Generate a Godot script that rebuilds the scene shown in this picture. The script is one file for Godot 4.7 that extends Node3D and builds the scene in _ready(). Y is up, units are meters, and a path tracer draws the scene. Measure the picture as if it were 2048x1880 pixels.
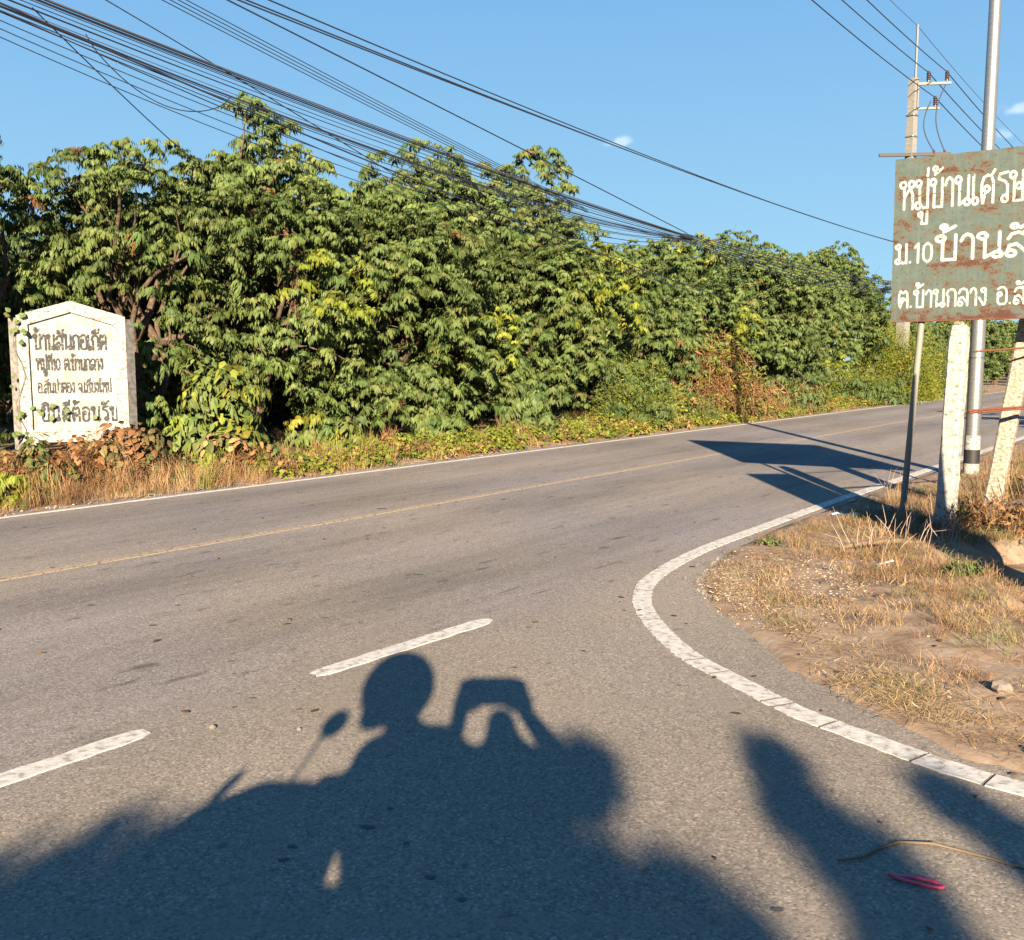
extends Node3D
# A junction of two rural asphalt roads: an orchard and a white welcome sign beyond the main road, a rusty sign on the verge.
# Road frame: s runs along the main road, q across it (the camera stands above s = 0, q = 0).

const UP := Vector3.UP
var M := {}
var taken := {}
var nz := FastNoiseLite.new()
var nf := FastNoiseLite.new()
var SUN := Vector3(0.0191, 0.345, 0.9677).normalized()   # towards the sun
var EDGE := PackedVector2Array([Vector2(140, -3.3), Vector2(30, -3.3), Vector2(10, -3.3), Vector2(8.32, -3.28), Vector2(6.98, -3.16), Vector2(6.05, -2.9), Vector2(5.55, -2.6), Vector2(5.12, -2.21), Vector2(4.68, -1.83), Vector2(4.41, -1.53), Vector2(4.21, -1.23), Vector2(4.04, -.98), Vector2(3.91, -.75), Vector2(3.86, -.5), Vector2(3.85, 0), Vector2(3.86, 3), Vector2(3.9, 60)])


# ---------------------------------------------------------------- helpers
class MB:
	var v := PackedVector3Array()
	var n := PackedVector3Array()
	var c := PackedColorArray()
	var t := PackedVector2Array()
	var t2 := PackedVector2Array()
	var col := Color.WHITE

	func tri(a: Vector3, b: Vector3, d: Vector3) -> void:   # counter-clockwise seen from outside
		var m := (b - a).cross(d - a).normalized()
		v.append_array([a, d, b]); n.append_array([m, m, m]); c.append_array([col, col, col]); t.append_array([Vector2.ZERO, Vector2.ZERO, Vector2.ZERO])

	func quad(a: Vector3, b: Vector3, d: Vector3, e: Vector3) -> void:
		tri(a, b, d); tri(a, d, e)

	func quad_uv(a: Vector3, b: Vector3, d: Vector3, e: Vector3, ua: Vector2, ub: Vector2, ud: Vector2, ue: Vector2) -> void:
		var m := (b - a).cross(d - a).normalized()
		v.append_array([a, d, b, a, e, d]); t.append_array([ua, ud, ub, ua, ue, ud])
		for i in 6:
			n.append(m); c.append(col)

	func smooth_tri(p: Array, m: Array) -> void:
		v.append_array([p[0], p[2], p[1]]); n.append_array([m[0], m[2], m[1]]); c.append_array([col, col, col]); t.append_array([Vector2.ZERO, Vector2.ZERO, Vector2.ZERO])

	func box(center: Vector3, size: Vector3, ch := 0.0, b := Basis.IDENTITY) -> void:   # chamfered box
		var h := size / 2.0
		ch = minf(ch, minf(h.x, minf(h.y, h.z)) * 0.9)
		var P := func(x: float, y: float, z: float, ax: int) -> Vector3:
			var q := Vector3(x * (h.x - ch), y * (h.y - ch), z * (h.z - ch))
			q[ax] = [x, y, z][ax] * h[ax]
			return center + b * q
		for ax in 3:
			for sg in [-1.0, 1.0]:
				var a1 := (ax + 1) % 3
				var a2 := (ax + 2) % 3
				var k := []
				for w in [[-1.0, -1.0], [1.0, -1.0], [1.0, 1.0], [-1.0, 1.0]]:
					var s3 := Vector3.ZERO
					s3[ax] = sg; s3[a1] = w[0]; s3[a2] = w[1]
					k.append(P.call(s3.x, s3.y, s3.z, ax))
				if sg > 0: quad(k[0], k[1], k[2], k[3])
				else: quad(k[0], k[3], k[2], k[1])
		if ch > 0.0:
			for ax in 3:
				var a1 := (ax + 1) % 3
				var a2 := (ax + 2) % 3
				for s1 in [-1.0, 1.0]:
					for s2 in [-1.0, 1.0]:
						var lo := Vector3.ZERO
						lo[a1] = s1; lo[a2] = s2; lo[ax] = -1.0
						var hi := lo
						hi[ax] = 1.0
						var k := [P.call(lo.x, lo.y, lo.z, a1), P.call(lo.x, lo.y, lo.z, a2), P.call(hi.x, hi.y, hi.z, a2), P.call(hi.x, hi.y, hi.z, a1)]
						if s1 * s2 > 0: quad(k[3], k[2], k[1], k[0])
						else: quad(k[0], k[1], k[2], k[3])
			for sx in [-1.0, 1.0]:
				for sy in [-1.0, 1.0]:
					for sz in [-1.0, 1.0]:
						var k := [P.call(sx, sy, sz, 0), P.call(sx, sy, sz, 1), P.call(sx, sy, sz, 2)]
						if sx * sy * sz > 0: tri(k[0], k[1], k[2])
						else: tri(k[0], k[2], k[1])

	func tube(pts: PackedVector3Array, radii: Array, sides := 6, caps := true) -> void:
		var rings := []
		var norms := []
		var side := Vector3.ZERO
		for i in pts.size():
			var d := (pts[mini(i + 1, pts.size() - 1)] - pts[maxi(i - 1, 0)]).normalized()
			if side == Vector3.ZERO:
				side = d.cross(Vector3(0.31, 0.17, 0.93) if absf(d.y) > 0.7 else Vector3.UP).normalized()
			side = (side - d * side.dot(d)).normalized()
			var up := d.cross(side)
			var r: float = radii[mini(i, radii.size() - 1)]
			var ring := []
			var nr := []
			for k in sides:
				var a := TAU * k / sides
				var o := side * cos(a) + up * sin(a)
				ring.append(pts[i] + o * r); nr.append(o)
			rings.append(ring); norms.append(nr)
		for i in pts.size() - 1:
			for k in sides:
				var k2 := (k + 1) % sides
				smooth_tri([rings[i][k], rings[i][k2], rings[i + 1][k2]], [norms[i][k], norms[i][k2], norms[i + 1][k2]])
				smooth_tri([rings[i][k], rings[i + 1][k2], rings[i + 1][k]], [norms[i][k], norms[i + 1][k2], norms[i + 1][k]])
		if caps:
			for k in range(1, sides - 1):
				tri(rings[0][0], rings[0][k + 1], rings[0][k])
				tri(rings[-1][0], rings[-1][k], rings[-1][k + 1])

	func lathe(profile: Array, center: Vector3, sides := 16, b := Basis.IDENTITY) -> void:   # profile of (radius, height)
		for i in profile.size() - 1:
			var p: Vector2 = profile[i]
			var q: Vector2 = profile[i + 1]
			var e := q - p
			var nr := Vector2(e.y, -e.x).normalized()
			for k in sides:
				var a := TAU * k / sides
				var a2 := TAU * (k + 1) / sides
				var A := Vector3(cos(a), 0, -sin(a))
				var B := Vector3(cos(a2), 0, -sin(a2))
				var pa := center + b * (A * p.x + UP * p.y)
				var pb := center + b * (B * p.x + UP * p.y)
				var qa := center + b * (A * q.x + UP * q.y)
				var qb := center + b * (B * q.x + UP * q.y)
				var na := b * (A * nr.x + UP * nr.y)
				var nb := b * (B * nr.x + UP * nr.y)
				if p.x > 1e-5: smooth_tri([pa, pb, qb], [na, nb, nb])
				if q.x > 1e-5: smooth_tri([pa, qb, qa], [na, nb, na])

	func prism(poly: PackedVector2Array, z0: float, z1: float, b := Basis.IDENTITY, o := Vector3.ZERO) -> void:   # counter-clockwise outline in x, y; z1 > z0
		var ix := Geometry2D.triangulate_polygon(poly)
		var P := func(k: int, z: float) -> Vector3: return o + b * Vector3(poly[k].x, poly[k].y, z)
		for i in range(0, ix.size(), 3):
			var A: Vector2 = poly[ix[i]]
			var B: Vector2 = poly[ix[i + 1]]
			var D: Vector2 = poly[ix[i + 2]]
			if (B - A).cross(D - A) > 0:
				tri(P.call(ix[i], z1), P.call(ix[i + 1], z1), P.call(ix[i + 2], z1)); tri(P.call(ix[i], z0), P.call(ix[i + 2], z0), P.call(ix[i + 1], z0))
			else:
				tri(P.call(ix[i], z1), P.call(ix[i + 2], z1), P.call(ix[i + 1], z1)); tri(P.call(ix[i], z0), P.call(ix[i + 1], z0), P.call(ix[i + 2], z0))
		for k in poly.size():
			var k2 := (k + 1) % poly.size()
			quad(P.call(k, z0), P.call(k2, z0), P.call(k2, z1), P.call(k, z1))

	func mesh(m: Material) -> ArrayMesh:
		var a := []
		a.resize(Mesh.ARRAY_MAX)
		a[Mesh.ARRAY_VERTEX] = v; a[Mesh.ARRAY_NORMAL] = n; a[Mesh.ARRAY_COLOR] = c; a[Mesh.ARRAY_TEX_UV] = t
		if t2.size(): a[Mesh.ARRAY_TEX_UV2] = t2
		var r := ArrayMesh.new()
		r.add_surface_from_arrays(Mesh.PRIMITIVE_TRIANGLES, a)
		r.surface_set_material(0, m)
		return r


func R(s: float, q: float, y := 0.0) -> Vector3:
	return Vector3(.6 * s + .8 * q, y, -.8 * s + .6 * q)

func SQ(p: Vector3) -> Vector2:
	return Vector2(.6 * p.x - .8 * p.z, .8 * p.x + .6 * p.z)

func numbered(called: String) -> String:
	taken[called] = taken.get(called, 0) + 1
	return called if taken[called] == 1 else "%s_%03d" % [called, taken[called] - 1]

func tag(o: Node, label: String, category: String, group := "") -> void:
	o.set_meta("label", label); o.set_meta("category", category)
	if group: o.set_meta("group", group)

func thing(called: String, label: String, category: String, at: Vector3, group := "") -> Node3D:
	var o := Node3D.new()
	o.name = numbered(called); add_child(o); o.position = at
	tag(o, label, category, group)
	return o

func part(called: String, mb: MB, m: Material, parent: Node3D) -> MeshInstance3D:
	var o := MeshInstance3D.new()
	o.name = called; o.mesh = mb.mesh(m); parent.add_child(o, true)
	return o

func single(called: String, mb: MB, m: Material, label: String, category: String, at := Vector3.ZERO, group := "") -> MeshInstance3D:
	var o := MeshInstance3D.new()
	o.name = numbered(called); o.mesh = mb.mesh(m); add_child(o); o.position = at
	tag(o, label, category, group)
	return o

func structure(called: String, mesh: Mesh) -> MeshInstance3D:
	var o := MeshInstance3D.new()
	o.name = called; o.mesh = mesh; add_child(o); o.set_meta("kind", "structure")
	return o

func many(called: String, mesh: Mesh, places: Array, tints: Array, parent: Node3D) -> MultiMeshInstance3D:
	var mm := MultiMesh.new()
	mm.transform_format = MultiMesh.TRANSFORM_3D; mm.use_colors = true; mm.mesh = mesh; mm.instance_count = places.size()
	for i in places.size():
		mm.set_instance_transform(i, places[i]); mm.set_instance_color(i, tints[i])
	var o := MultiMeshInstance3D.new()
	o.name = called if parent != self else numbered(called); o.multimesh = mm; o.set_meta("kind", "stuff"); parent.add_child(o, true)
	return o

func lin(r: float, g: float, b: float) -> Color:   # a linear base colour as the sRGB that albedo_color wants
	return Color(r, g, b).linear_to_srgb()

func mat(called: String, c: Color, rough := 0.9, spec := 0.4) -> StandardMaterial3D:
	var m := StandardMaterial3D.new()
	m.resource_name = called; m.albedo_color = c; m.roughness = rough; m.metallic_specular = spec
	M[called] = m
	return m

func noise_tex(seed_: int, freq: float, stops: Array, size := 512, type := FastNoiseLite.TYPE_SIMPLEX_SMOOTH, oct := 4, normal := 0.0) -> NoiseTexture2D:
	var n := FastNoiseLite.new()
	n.seed = seed_; n.frequency = freq; n.noise_type = type; n.fractal_octaves = oct
	if type == FastNoiseLite.TYPE_CELLULAR:
		n.cellular_return_type = FastNoiseLite.RETURN_CELL_VALUE if normal < 0.0 else FastNoiseLite.RETURN_DISTANCE
		n.fractal_type = FastNoiseLite.FRACTAL_NONE if oct <= 1 else FastNoiseLite.FRACTAL_FBM
	var t := NoiseTexture2D.new()
	t.width = size; t.height = size; t.seamless = true; t.noise = n
	if normal > 0.0:
		t.as_normal_map = true; t.bump_strength = normal
	if stops.size():
		var g := Gradient.new()
		var offs := PackedFloat32Array()
		var cols := PackedColorArray()
		for s in stops:
			offs.append(s[0]); cols.append(s[1])
		g.offsets = offs; g.colors = cols
		t.color_ramp = g
	return t

func tri_map(m: StandardMaterial3D, tex: Texture2D, metres: float, world := true) -> void:
	m.albedo_texture = tex; m.uv1_triplanar = true; m.uv1_world_triplanar = world
	m.uv1_scale = Vector3.ONE / metres

func grey(a: float) -> Color:
	return Color(a, a, a)

# signed distance from the asphalt's edge, positive on the verge with the rusty sign
func verge_d(s: float, q: float) -> float:
	var p := Vector2(s, q)
	var best := 1e9
	for i in EDGE.size() - 1:
		best = minf(best, p.distance_to(Geometry2D.get_closest_point_to_segment(p, EDGE[i], EDGE[i + 1])))
	return best if _on_verge(p) else -best

func _on_verge(p: Vector2) -> bool:
	if p.y < -3.3: return false
	for i in EDGE.size() - 1:
		if p.y >= EDGE[i].y and p.y <= EDGE[i + 1].y and EDGE[i + 1].y - EDGE[i].y > 1e-5:
			var k := (p.y - EDGE[i].y) / (EDGE[i + 1].y - EDGE[i].y)
			return p.x > lerpf(EDGE[i].x, EDGE[i + 1].x, k)
	return p.x > 3.9

func ground_right(s: float, q: float) -> float:
	var d := verge_d(s, q) + nz.get_noise_2d(s * 60, q * 60) * .09 + nf.get_noise_2d(s * 300, q * 300) * .04
	var h := lerpf(-.035, .010, smoothstep(-.07, .05, d)) + .11 * smoothstep(.25, 2.2, d)
	h += (nz.get_noise_2d(s * 45 + 70, q * 45) * .045 + nf.get_noise_2d(s * 220, q * 220) * .014) * smoothstep(0.05, .8, d)
	var c := Geometry2D.get_closest_point_to_segment(Vector2(s, q), Vector2(8.0, -.95), Vector2(5.9, -.05))
	h -= .5 * (1.0 - smoothstep(.05, .85, c.distance_to(Vector2(s, q)) + nz.get_noise_2d(s * 80, q * 80) * .12))
	return h

func ground_far(s: float, q: float) -> float:   # beyond the main road
	var d := -9.6 - q
	var w := d + nz.get_noise_2d(s * 50, q * 50) * .10
	return lerpf(-.03, .012, smoothstep(-.05, .05, w)) + .10 * smoothstep(.3, 2.0, w) + nz.get_noise_2d(s * 40, q * 40) * .04 * smoothstep(0, 1, w)


func _ready() -> void:
	nz.seed = 4; nz.frequency = 0.02; nz.fractal_octaves = 3
	nf.seed = 9; nf.frequency = 0.02; nf.fractal_octaves = 2
	camera_and_light()
	materials()
	print("setting"); setting()
	print("plants"); plant_meshes()
	orchard()
	verges()
	print("signs"); rusty_sign()
	welcome_sign()
	poles_and_wires()
	litter()
	tar_spots()
	print("casters"); behind_the_camera()
	print("done")


# ---------------------------------------------------------------- camera, sky and sun
func camera_and_light() -> void:
	var cam := Camera3D.new()
	cam.name = "camera"; cam.position = Vector3(0, 1.5, 0); cam.rotation_degrees = Vector3(-6.379, 0, 0)
	cam.fov = 51.47; cam.far = 4000; cam.near = 0.02
	add_child(cam); cam.current = true
	var sky := ProceduralSkyMaterial.new()
	sky.sky_top_color = Color(0.2, 0.525, 0.83); sky.sky_horizon_color = Color(0.665, 0.855, 0.95); sky.sky_curve = 0.3
	sky.ground_horizon_color = Color(0.45, 0.42, 0.36); sky.ground_bottom_color = Color(0.3, 0.27, 0.22)
	sky.sun_angle_max = 1.0
	sky.sky_cover = clouds(); sky.sky_cover_modulate = Color(1, 1, 1, 1)
	var e := Environment.new()
	e.background_mode = Environment.BG_SKY
	e.sky = Sky.new(); e.sky.sky_material = sky
	e.background_energy_multiplier = 0.215
	e.tonemap_mode = Environment.TONE_MAPPER_LINEAR
	e.tonemap_exposure = 5.2
	e.sdfgi_enabled = true; e.ssao_enabled = true; e.ssil_enabled = true
	var w := WorldEnvironment.new()
	w.name = "environment"; w.environment = e
	add_child(w)
	var sun := DirectionalLight3D.new()
	sun.name = "sun"; sun.light_energy = 1.6; sun.light_color = Color(1.0, 0.91, 0.785)
	sun.light_angular_distance = 0.53; sun.shadow_enabled = true
	add_child(sun)
	sun.look_at_from_position(Vector3.ZERO, -SUN, UP)


func clouds() -> ImageTexture:
	var W := 4096
	var im := Image.create(W, W / 2, false, Image.FORMAT_RGBA8)
	var puffs := []   # azimuth, elevation, half width, half height in degrees, thickness
	puffs.append([6.1, 12.15, 0.75, 0.3, .34]); puffs.append([5.6, 12.05, 0.5, 0.18, .2])
	puffs.append([26.5, 12.5, 0.8, 0.32, .34]); puffs.append([26.1, 11.4, 0.6, 0.3, .25]); puffs.append([28.2, 12.3, 1.5, 0.55, .4])
	puffs.append([-26.0, 4.4, 5.0, 1.0, .16]); puffs.append([-33, 5.5, 6.0, 1.4, .2]); puffs.append([38, 8, 5, 1.2, .25])
	var n := FastNoiseLite.new()
	n.seed = 21; n.frequency = 0.035; n.fractal_octaves = 4
	for p in puffs:
		var cx: float = p[0] / 360.0 * W
		var cy: float = (90.0 - p[1]) / 180.0 * (W / 2)
		var rx: float = p[2] / 360.0 * W
		var ry: float = p[3] / 360.0 * W
		for y in range(int(cy - ry * 1.6), int(cy + ry * 1.6) + 1):
			for x in range(int(cx - rx * 1.6), int(cx + rx * 1.6) + 1):
				var d := Vector2((x - cx) / rx, (y - cy) / ry * (1.0 if y < cy else 1.7)).length()
				var a: float = clampf(1.15 - d + n.get_noise_2d(x * 2.0, y * 2.6) * .9, 0, 1)
				a = a * a * (3 - 2 * a) * p[4]
				var xx := posmod(x, W)
				if a > im.get_pixel(xx, y).a:
					im.set_pixel(xx, y, Color(1.0, .9, .84, a))
	return ImageTexture.create_from_image(im)


# ---------------------------------------------------------------- materials
func materials() -> void:
	var a := mat("asphalt", Color.WHITE, .93, .35)
	tri_map(a, noise_tex(3, .2, [[0.0, lin(.112, .103, .093)], [.3, lin(.162, .149, .133)], [.62, lin(.187, .171, .151)], [.86, lin(.208, .191, .169)], [1.0, lin(.285, .265, .24)]], 1024, FastNoiseLite.TYPE_CELLULAR, 1, -1.0), 1.7)
	a.heightmap_enabled = true; a.heightmap_texture = noise_tex(3, .2, [], 1024, FastNoiseLite.TYPE_CELLULAR, 1); a.heightmap_scale = -.085
	a.detail_enabled = true; a.detail_uv_layer = BaseMaterial3D.DETAIL_UV_2; a.detail_blend_mode = BaseMaterial3D.BLEND_MODE_MUL
	a.detail_albedo = road_wear()
	var g := mat("dirt", Color.WHITE, .95, .25)
	tri_map(g, noise_tex(8, .012, [[0.0, lin(.11, .072, .048)], [.4, lin(.172, .121, .083)], [.6, lin(.2, .148, .105)], [.75, lin(.195, .155, .12)], [1.0, lin(.24, .2, .16)]], 1024, FastNoiseLite.TYPE_SIMPLEX_SMOOTH, 6), 3.1)
	g.heightmap_enabled = true; g.heightmap_texture = noise_tex(12, .05, [], 1024, FastNoiseLite.TYPE_SIMPLEX_SMOOTH, 5); g.heightmap_scale = .4
	var gf := mat("far_soil", Color.WHITE, .95, .25)
	tri_map(gf, noise_tex(15, .02, [[0.0, lin(.1, .066, .042)], [.5, lin(.17, .118, .076)], [1.0, lin(.23, .185, .14)]], 512), 2.7)
	gf.heightmap_enabled = true; gf.heightmap_texture = noise_tex(12, .05, [], 512); gf.heightmap_scale = .5
	var w := mat("line_paint", Color.WHITE, .8, .35)
	tri_map(w, noise_tex(31, .02, [[0.0, lin(.16, .15, .135)], [.22, lin(.21, .197, .175)], [.34, lin(.3, .288, .265)], [.6, lin(.345, .333, .31)], [1.0, lin(.41, .4, .375)]], 1024, FastNoiseLite.TYPE_SIMPLEX_SMOOTH, 6), 1.3)
	w.heightmap_enabled = true; w.heightmap_texture = noise_tex(33, .09, [], 512); w.heightmap_scale = .1
	var yl := mat("yellow_line_paint", Color.WHITE, .85, .3)
	tri_map(yl, noise_tex(35, .05, [[0.0, Color(lin(.15, .13, .105), 0.0)], [.29, Color(lin(.17, .135, .085), 0.0)], [.32, Color(lin(.2, .166, .125), 1.0)], [1.0, Color(lin(.245, .188, .125), 1.0)]], 1024, FastNoiseLite.TYPE_SIMPLEX_SMOOTH, 6), 2.3)
	yl.transparency = BaseMaterial3D.TRANSPARENCY_ALPHA_SCISSOR; yl.alpha_scissor_threshold = .5
	var leaf := mat("leaf", Color.WHITE, .55, .24)
	leaf.vertex_color_use_as_albedo = true; leaf.backlight = Color(.3, .34, .14); leaf.cull_mode = BaseMaterial3D.CULL_DISABLED
	var dry := mat("dry_grass", Color.WHITE, .8, .3)
	dry.vertex_color_use_as_albedo = true; dry.backlight = Color(.15, .13, .08); dry.cull_mode = BaseMaterial3D.CULL_DISABLED
	var bk := mat("bark", Color.WHITE, .95, .2)
	tri_map(bk, noise_tex(41, .03, [[0.0, lin(.025, .018, .013)], [.5, lin(.07, .05, .035)], [1.0, lin(.125, .095, .07)]], 512), .8)
	bk.heightmap_enabled = true; bk.heightmap_texture = noise_tex(42, .04, [], 512); bk.heightmap_scale = .5
	var wc := mat("whitewashed_concrete", Color.WHITE, .9, .3)
	tri_map(wc, noise_tex(51, .014, [[0.0, lin(.04, .037, .034)], [.24, lin(.085, .078, .068)], [.29, lin(.19, .184, .163)], [.6, lin(.25, .245, .226)], [1.0, lin(.31, .306, .29)]], 1024, FastNoiseLite.TYPE_SIMPLEX_SMOOTH, 6), .9)
	wc.heightmap_enabled = true; wc.heightmap_texture = noise_tex(52, .05, [], 512); wc.heightmap_scale = .5
	var sc := mat("stained_concrete", Color.WHITE, .92, .3)
	tri_map(sc, noise_tex(53, .018, [[0.0, lin(.03, .025, .02)], [.35, lin(.075, .065, .055)], [.5, lin(.14, .125, .1)], [.7, lin(.21, .185, .15)], [1.0, lin(.27, .25, .21)]], 1024, FastNoiseLite.TYPE_SIMPLEX_SMOOTH, 6), .8)
	sc.heightmap_enabled = true; sc.heightmap_texture = noise_tex(52, .05, [], 512); sc.heightmap_scale = .6
	var ow := mat("old_whitewash", Color.WHITE, .92, .3)
	tri_map(ow, noise_tex(54, .02, [[0.0, lin(.05, .035, .025)], [.3, lin(.09, .07, .055)], [.42, lin(.17, .145, .11)], [.6, lin(.24, .215, .175)], [1.0, lin(.3, .275, .23)]], 1024, FastNoiseLite.TYPE_SIMPLEX_SMOOTH, 6), .7)
	var gc := mat("grey_concrete", Color.WHITE, .92, .3)
	tri_map(gc, noise_tex(56, .016, [[0.0, lin(.06, .055, .05)], [.4, lin(.105, .1, .093)], [.6, lin(.15, .145, .135)], [1.0, lin(.2, .195, .18)]], 512, FastNoiseLite.TYPE_SIMPLEX_SMOOTH, 6), .8)
	var pc := mat("pole_concrete", Color.WHITE, .9, .3)
	tri_map(pc, noise_tex(55, .02, [[0.0, lin(.1, .097, .09)], [.5, lin(.14, .138, .13)], [1.0, lin(.175, .172, .162)]], 512), 1.4)
	var gl := mat("galvanised_steel", Color.WHITE, .38, .5)
	tri_map(gl, noise_tex(57, .03, [[0.0, lin(.2, .2, .19)], [.5, lin(.26, .26, .25)], [1.0, lin(.31, .31, .3)]], 512), .6)
	gl.metallic = .8
	var pp := mat("grey_pipe", lin(.13, .13, .115), .6, .4)
	var ru := mat("rusty_bar", Color.WHITE, .85, .3)
	tri_map(ru, noise_tex(59, .05, [[0.0, lin(.05, .016, .009)], [.5, lin(.09, .032, .018)], [1.0, lin(.13, .055, .032)]], 256), .4)
	mat("weathered_timber", lin(.05, .048, .047), .9)
	mat("arm_steel", lin(.1, .102, .1), .6, .4)
	mat("black_paint", lin(.012, .012, .013), .6)
	mat("wire_sheath", lin(.012, .014, .022), .55, .4)
	mat("wire_faded", lin(.045, .045, .055), .6, .4)
	mat("insulator", lin(.035, .022, .022), .25, .5)
	mat("cap_green", lin(.05, .07, .05), .7)
	mat("blue_plastic", lin(.25, .42, .52), .45)
	mat("white_plastic", lin(.5, .5, .47), .5)
	mat("pink_rubber", lin(.4, .045, .1), .5)
	mat("stem_brown", lin(.1, .075, .048), .85)
	mat("dark_stem", lin(.03, .022, .018), .9)
	var st := mat("stone", Color.WHITE, .9, .3)
	tri_map(st, noise_tex(61, .04, [[0.0, lin(.08, .07, .06)], [1.0, lin(.17, .145, .12)]], 256), .3, false)
	mat("cloth_dark", lin(.02, .022, .03), .9)
	mat("skin", lin(.28, .16, .1), .6)
	mat("helmet_shell", lin(.03, .03, .035), .2, .5)
	mat("visor", lin(.01, .01, .012), .1, .5)
	mat("scooter_paint", lin(.05, .012, .014), .25, .5)
	mat("scooter_plastic", lin(.015, .015, .016), .5)
	mat("tyre", lin(.012, .012, .012), .9)
	var ch := mat("chrome", lin(.5, .5, .5), .15, .5)
	ch.metallic = 1.0
	mat("phone_body", lin(.02, .02, .025), .3)
	mat("board_metal", lin(.14, .15, .14), .6)


# wear of the asphalt: wheel tracks, scuffs and streaks along the main road, patches; s from -8 to 40, q from -10 to 6
func road_wear() -> ImageTexture:
	var W := 1600
	var Hh := 800
	var n := FastNoiseLite.new()
	n.seed = 77; n.frequency = 1.0; n.fractal_octaves = 4
	var data := PackedByteArray()
	data.resize(W * Hh * 4)
	for y in Hh:
		var q := lerpf(-10, 6, (y + .5) / Hh)
		var main := 1.0 - smoothstep(-3.9, -2.9, q)
		var tracks := 0.0
		for c in [-8.9, -7.55, -5.95, -4.4]:
			tracks = maxf(tracks, exp(-pow((q - c) / .42, 2)))
		for x in W:
			var s := lerpf(-8, 40, (x + .5) / W)
			var big := n.get_noise_2d(s * .16, q * .3)
			var streak := n.get_noise_2d(s * .35 + 40, q * 4.5)
			var v := 1.0 + big * .10 + streak * .06 * main
			v -= main * tracks * (.09 + .07 * n.get_noise_2d(s * .5, q * 2.0 + 9))
			var sp := n.get_noise_2d(s * 2.1 + 11, q * 7.0)
			if sp > .42: v -= main * (sp - .42) * 1.1
			var dot := n.get_noise_2d(s * 6.0 + 90, q * 9.0)
			if dot > .53: v -= (dot - .53) * 1.4
			var warm := clampf(.5 + n.get_noise_2d(s * .2 + 60, q * .25) * .8 + (1.0 - main) * .45 - main * .1, 0, 1)
			v = clampf(v * .95, .25, 1)
			var o := (y * W + x) * 4
			data[o] = int(255 * clampf(v * lerpf(.95, 1.0, warm), 0, 1)); data[o + 1] = int(255 * clampf(v * lerpf(.945, .972, warm), 0, 1)); data[o + 2] = int(255 * clampf(v * lerpf(1.0, .935, warm), 0, 1)); data[o + 3] = 255
	return ImageTexture.create_from_image(Image.create_from_data(W, Hh, false, Image.FORMAT_RGBA8, data))


# ---------------------------------------------------------------- the setting
func ribbon(mb: MB, pts: PackedVector2Array, width: float, y: float, th := 0.004, rough := 0.0, rng: RandomNumberGenerator = null, taper := 1.0) -> void:   # a painted line along points of (s, q)
	var L := []
	var Rr := []
	for i in pts.size():
		var d := (pts[mini(i + 1, pts.size() - 1)] - pts[maxi(i - 1, 0)]).normalized()
		var m := Vector2(-d.y, d.x)
		var wd := width * (taper if i == 0 or i == pts.size() - 1 else 1.0)
		var a := pts[i] + m * (wd / 2 + (rng.randf_range(-1, 1) * rough if rng else 0.0))
		var b := pts[i] - m * (wd / 2 + (rng.randf_range(-1, 1) * rough if rng else 0.0))
		L.append(R(a.x, a.y, y)); Rr.append(R(b.x, b.y, y))
	var dn := Vector3(0, -th, 0)
	for i in pts.size() - 1:
		var k := [L[i], L[i + 1], Rr[i + 1], Rr[i]]
		if (k[1] - k[0]).cross(k[2] - k[0]).y < 0: k.reverse()
		mb.quad(k[0], k[1], k[2], k[3])
		mb.quad(L[i] + dn, L[i + 1] + dn, L[i + 1], L[i]); mb.quad(Rr[i], Rr[i + 1], Rr[i + 1] + dn, Rr[i] + dn)

func smooth_path(ctrl: Array, step: float) -> PackedVector2Array:
	var c := Curve2D.new()
	for i in ctrl.size():
		var p: Vector2 = ctrl[i]
		var d: Vector2 = (ctrl[mini(i + 1, ctrl.size() - 1)] - ctrl[maxi(i - 1, 0)])
		var l := minf(p.distance_to(ctrl[maxi(i - 1, 0)]), p.distance_to(ctrl[mini(i + 1, ctrl.size() - 1)])) if i > 0 and i < ctrl.size() - 1 else 0.0
		d = d.normalized() * l * .33
		c.add_point(p, -d, d)
	c.bake_interval = step
	return c.get_baked_points()

func height_sheet(f: Callable, s0: float, s1: float, q0: float, q1: float, ns: int, nq: int, m: Material) -> ArrayMesh:
	var st := SurfaceTool.new()
	st.begin(Mesh.PRIMITIVE_TRIANGLES); st.set_smooth_group(0)
	for j in nq + 1:
		for i in ns + 1:
			var s := lerpf(s0, s1, pow(float(i) / ns, 1.0))
			var q := lerpf(q0, q1, float(j) / nq)
			st.add_vertex(R(s, q, f.call(s, q)))
	for j in nq:
		for i in ns:
			var a := j * (ns + 1) + i
			var b := a + 1
			var c := a + ns + 1
			var d := c + 1
			for k in [a, b, c, b, d, c]: st.add_index(k)
	st.generate_normals()
	var r := st.commit()
	if (r.surface_get_arrays(0)[Mesh.ARRAY_NORMAL] as PackedVector3Array)[ns / 2].y < 0:   # rows that run the other way: turn the faces over
		var arr := r.surface_get_arrays(0)
		var ix: PackedInt32Array = arr[Mesh.ARRAY_INDEX]
		ix.reverse()
		var nn: PackedVector3Array = arr[Mesh.ARRAY_NORMAL]
		for k in nn.size(): nn[k] = -nn[k]
		arr[Mesh.ARRAY_INDEX] = ix; arr[Mesh.ARRAY_NORMAL] = nn
		r = ArrayMesh.new(); r.add_surface_from_arrays(Mesh.PRIMITIVE_TRIANGLES, arr)
	r.surface_set_material(0, m)
	return r

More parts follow.
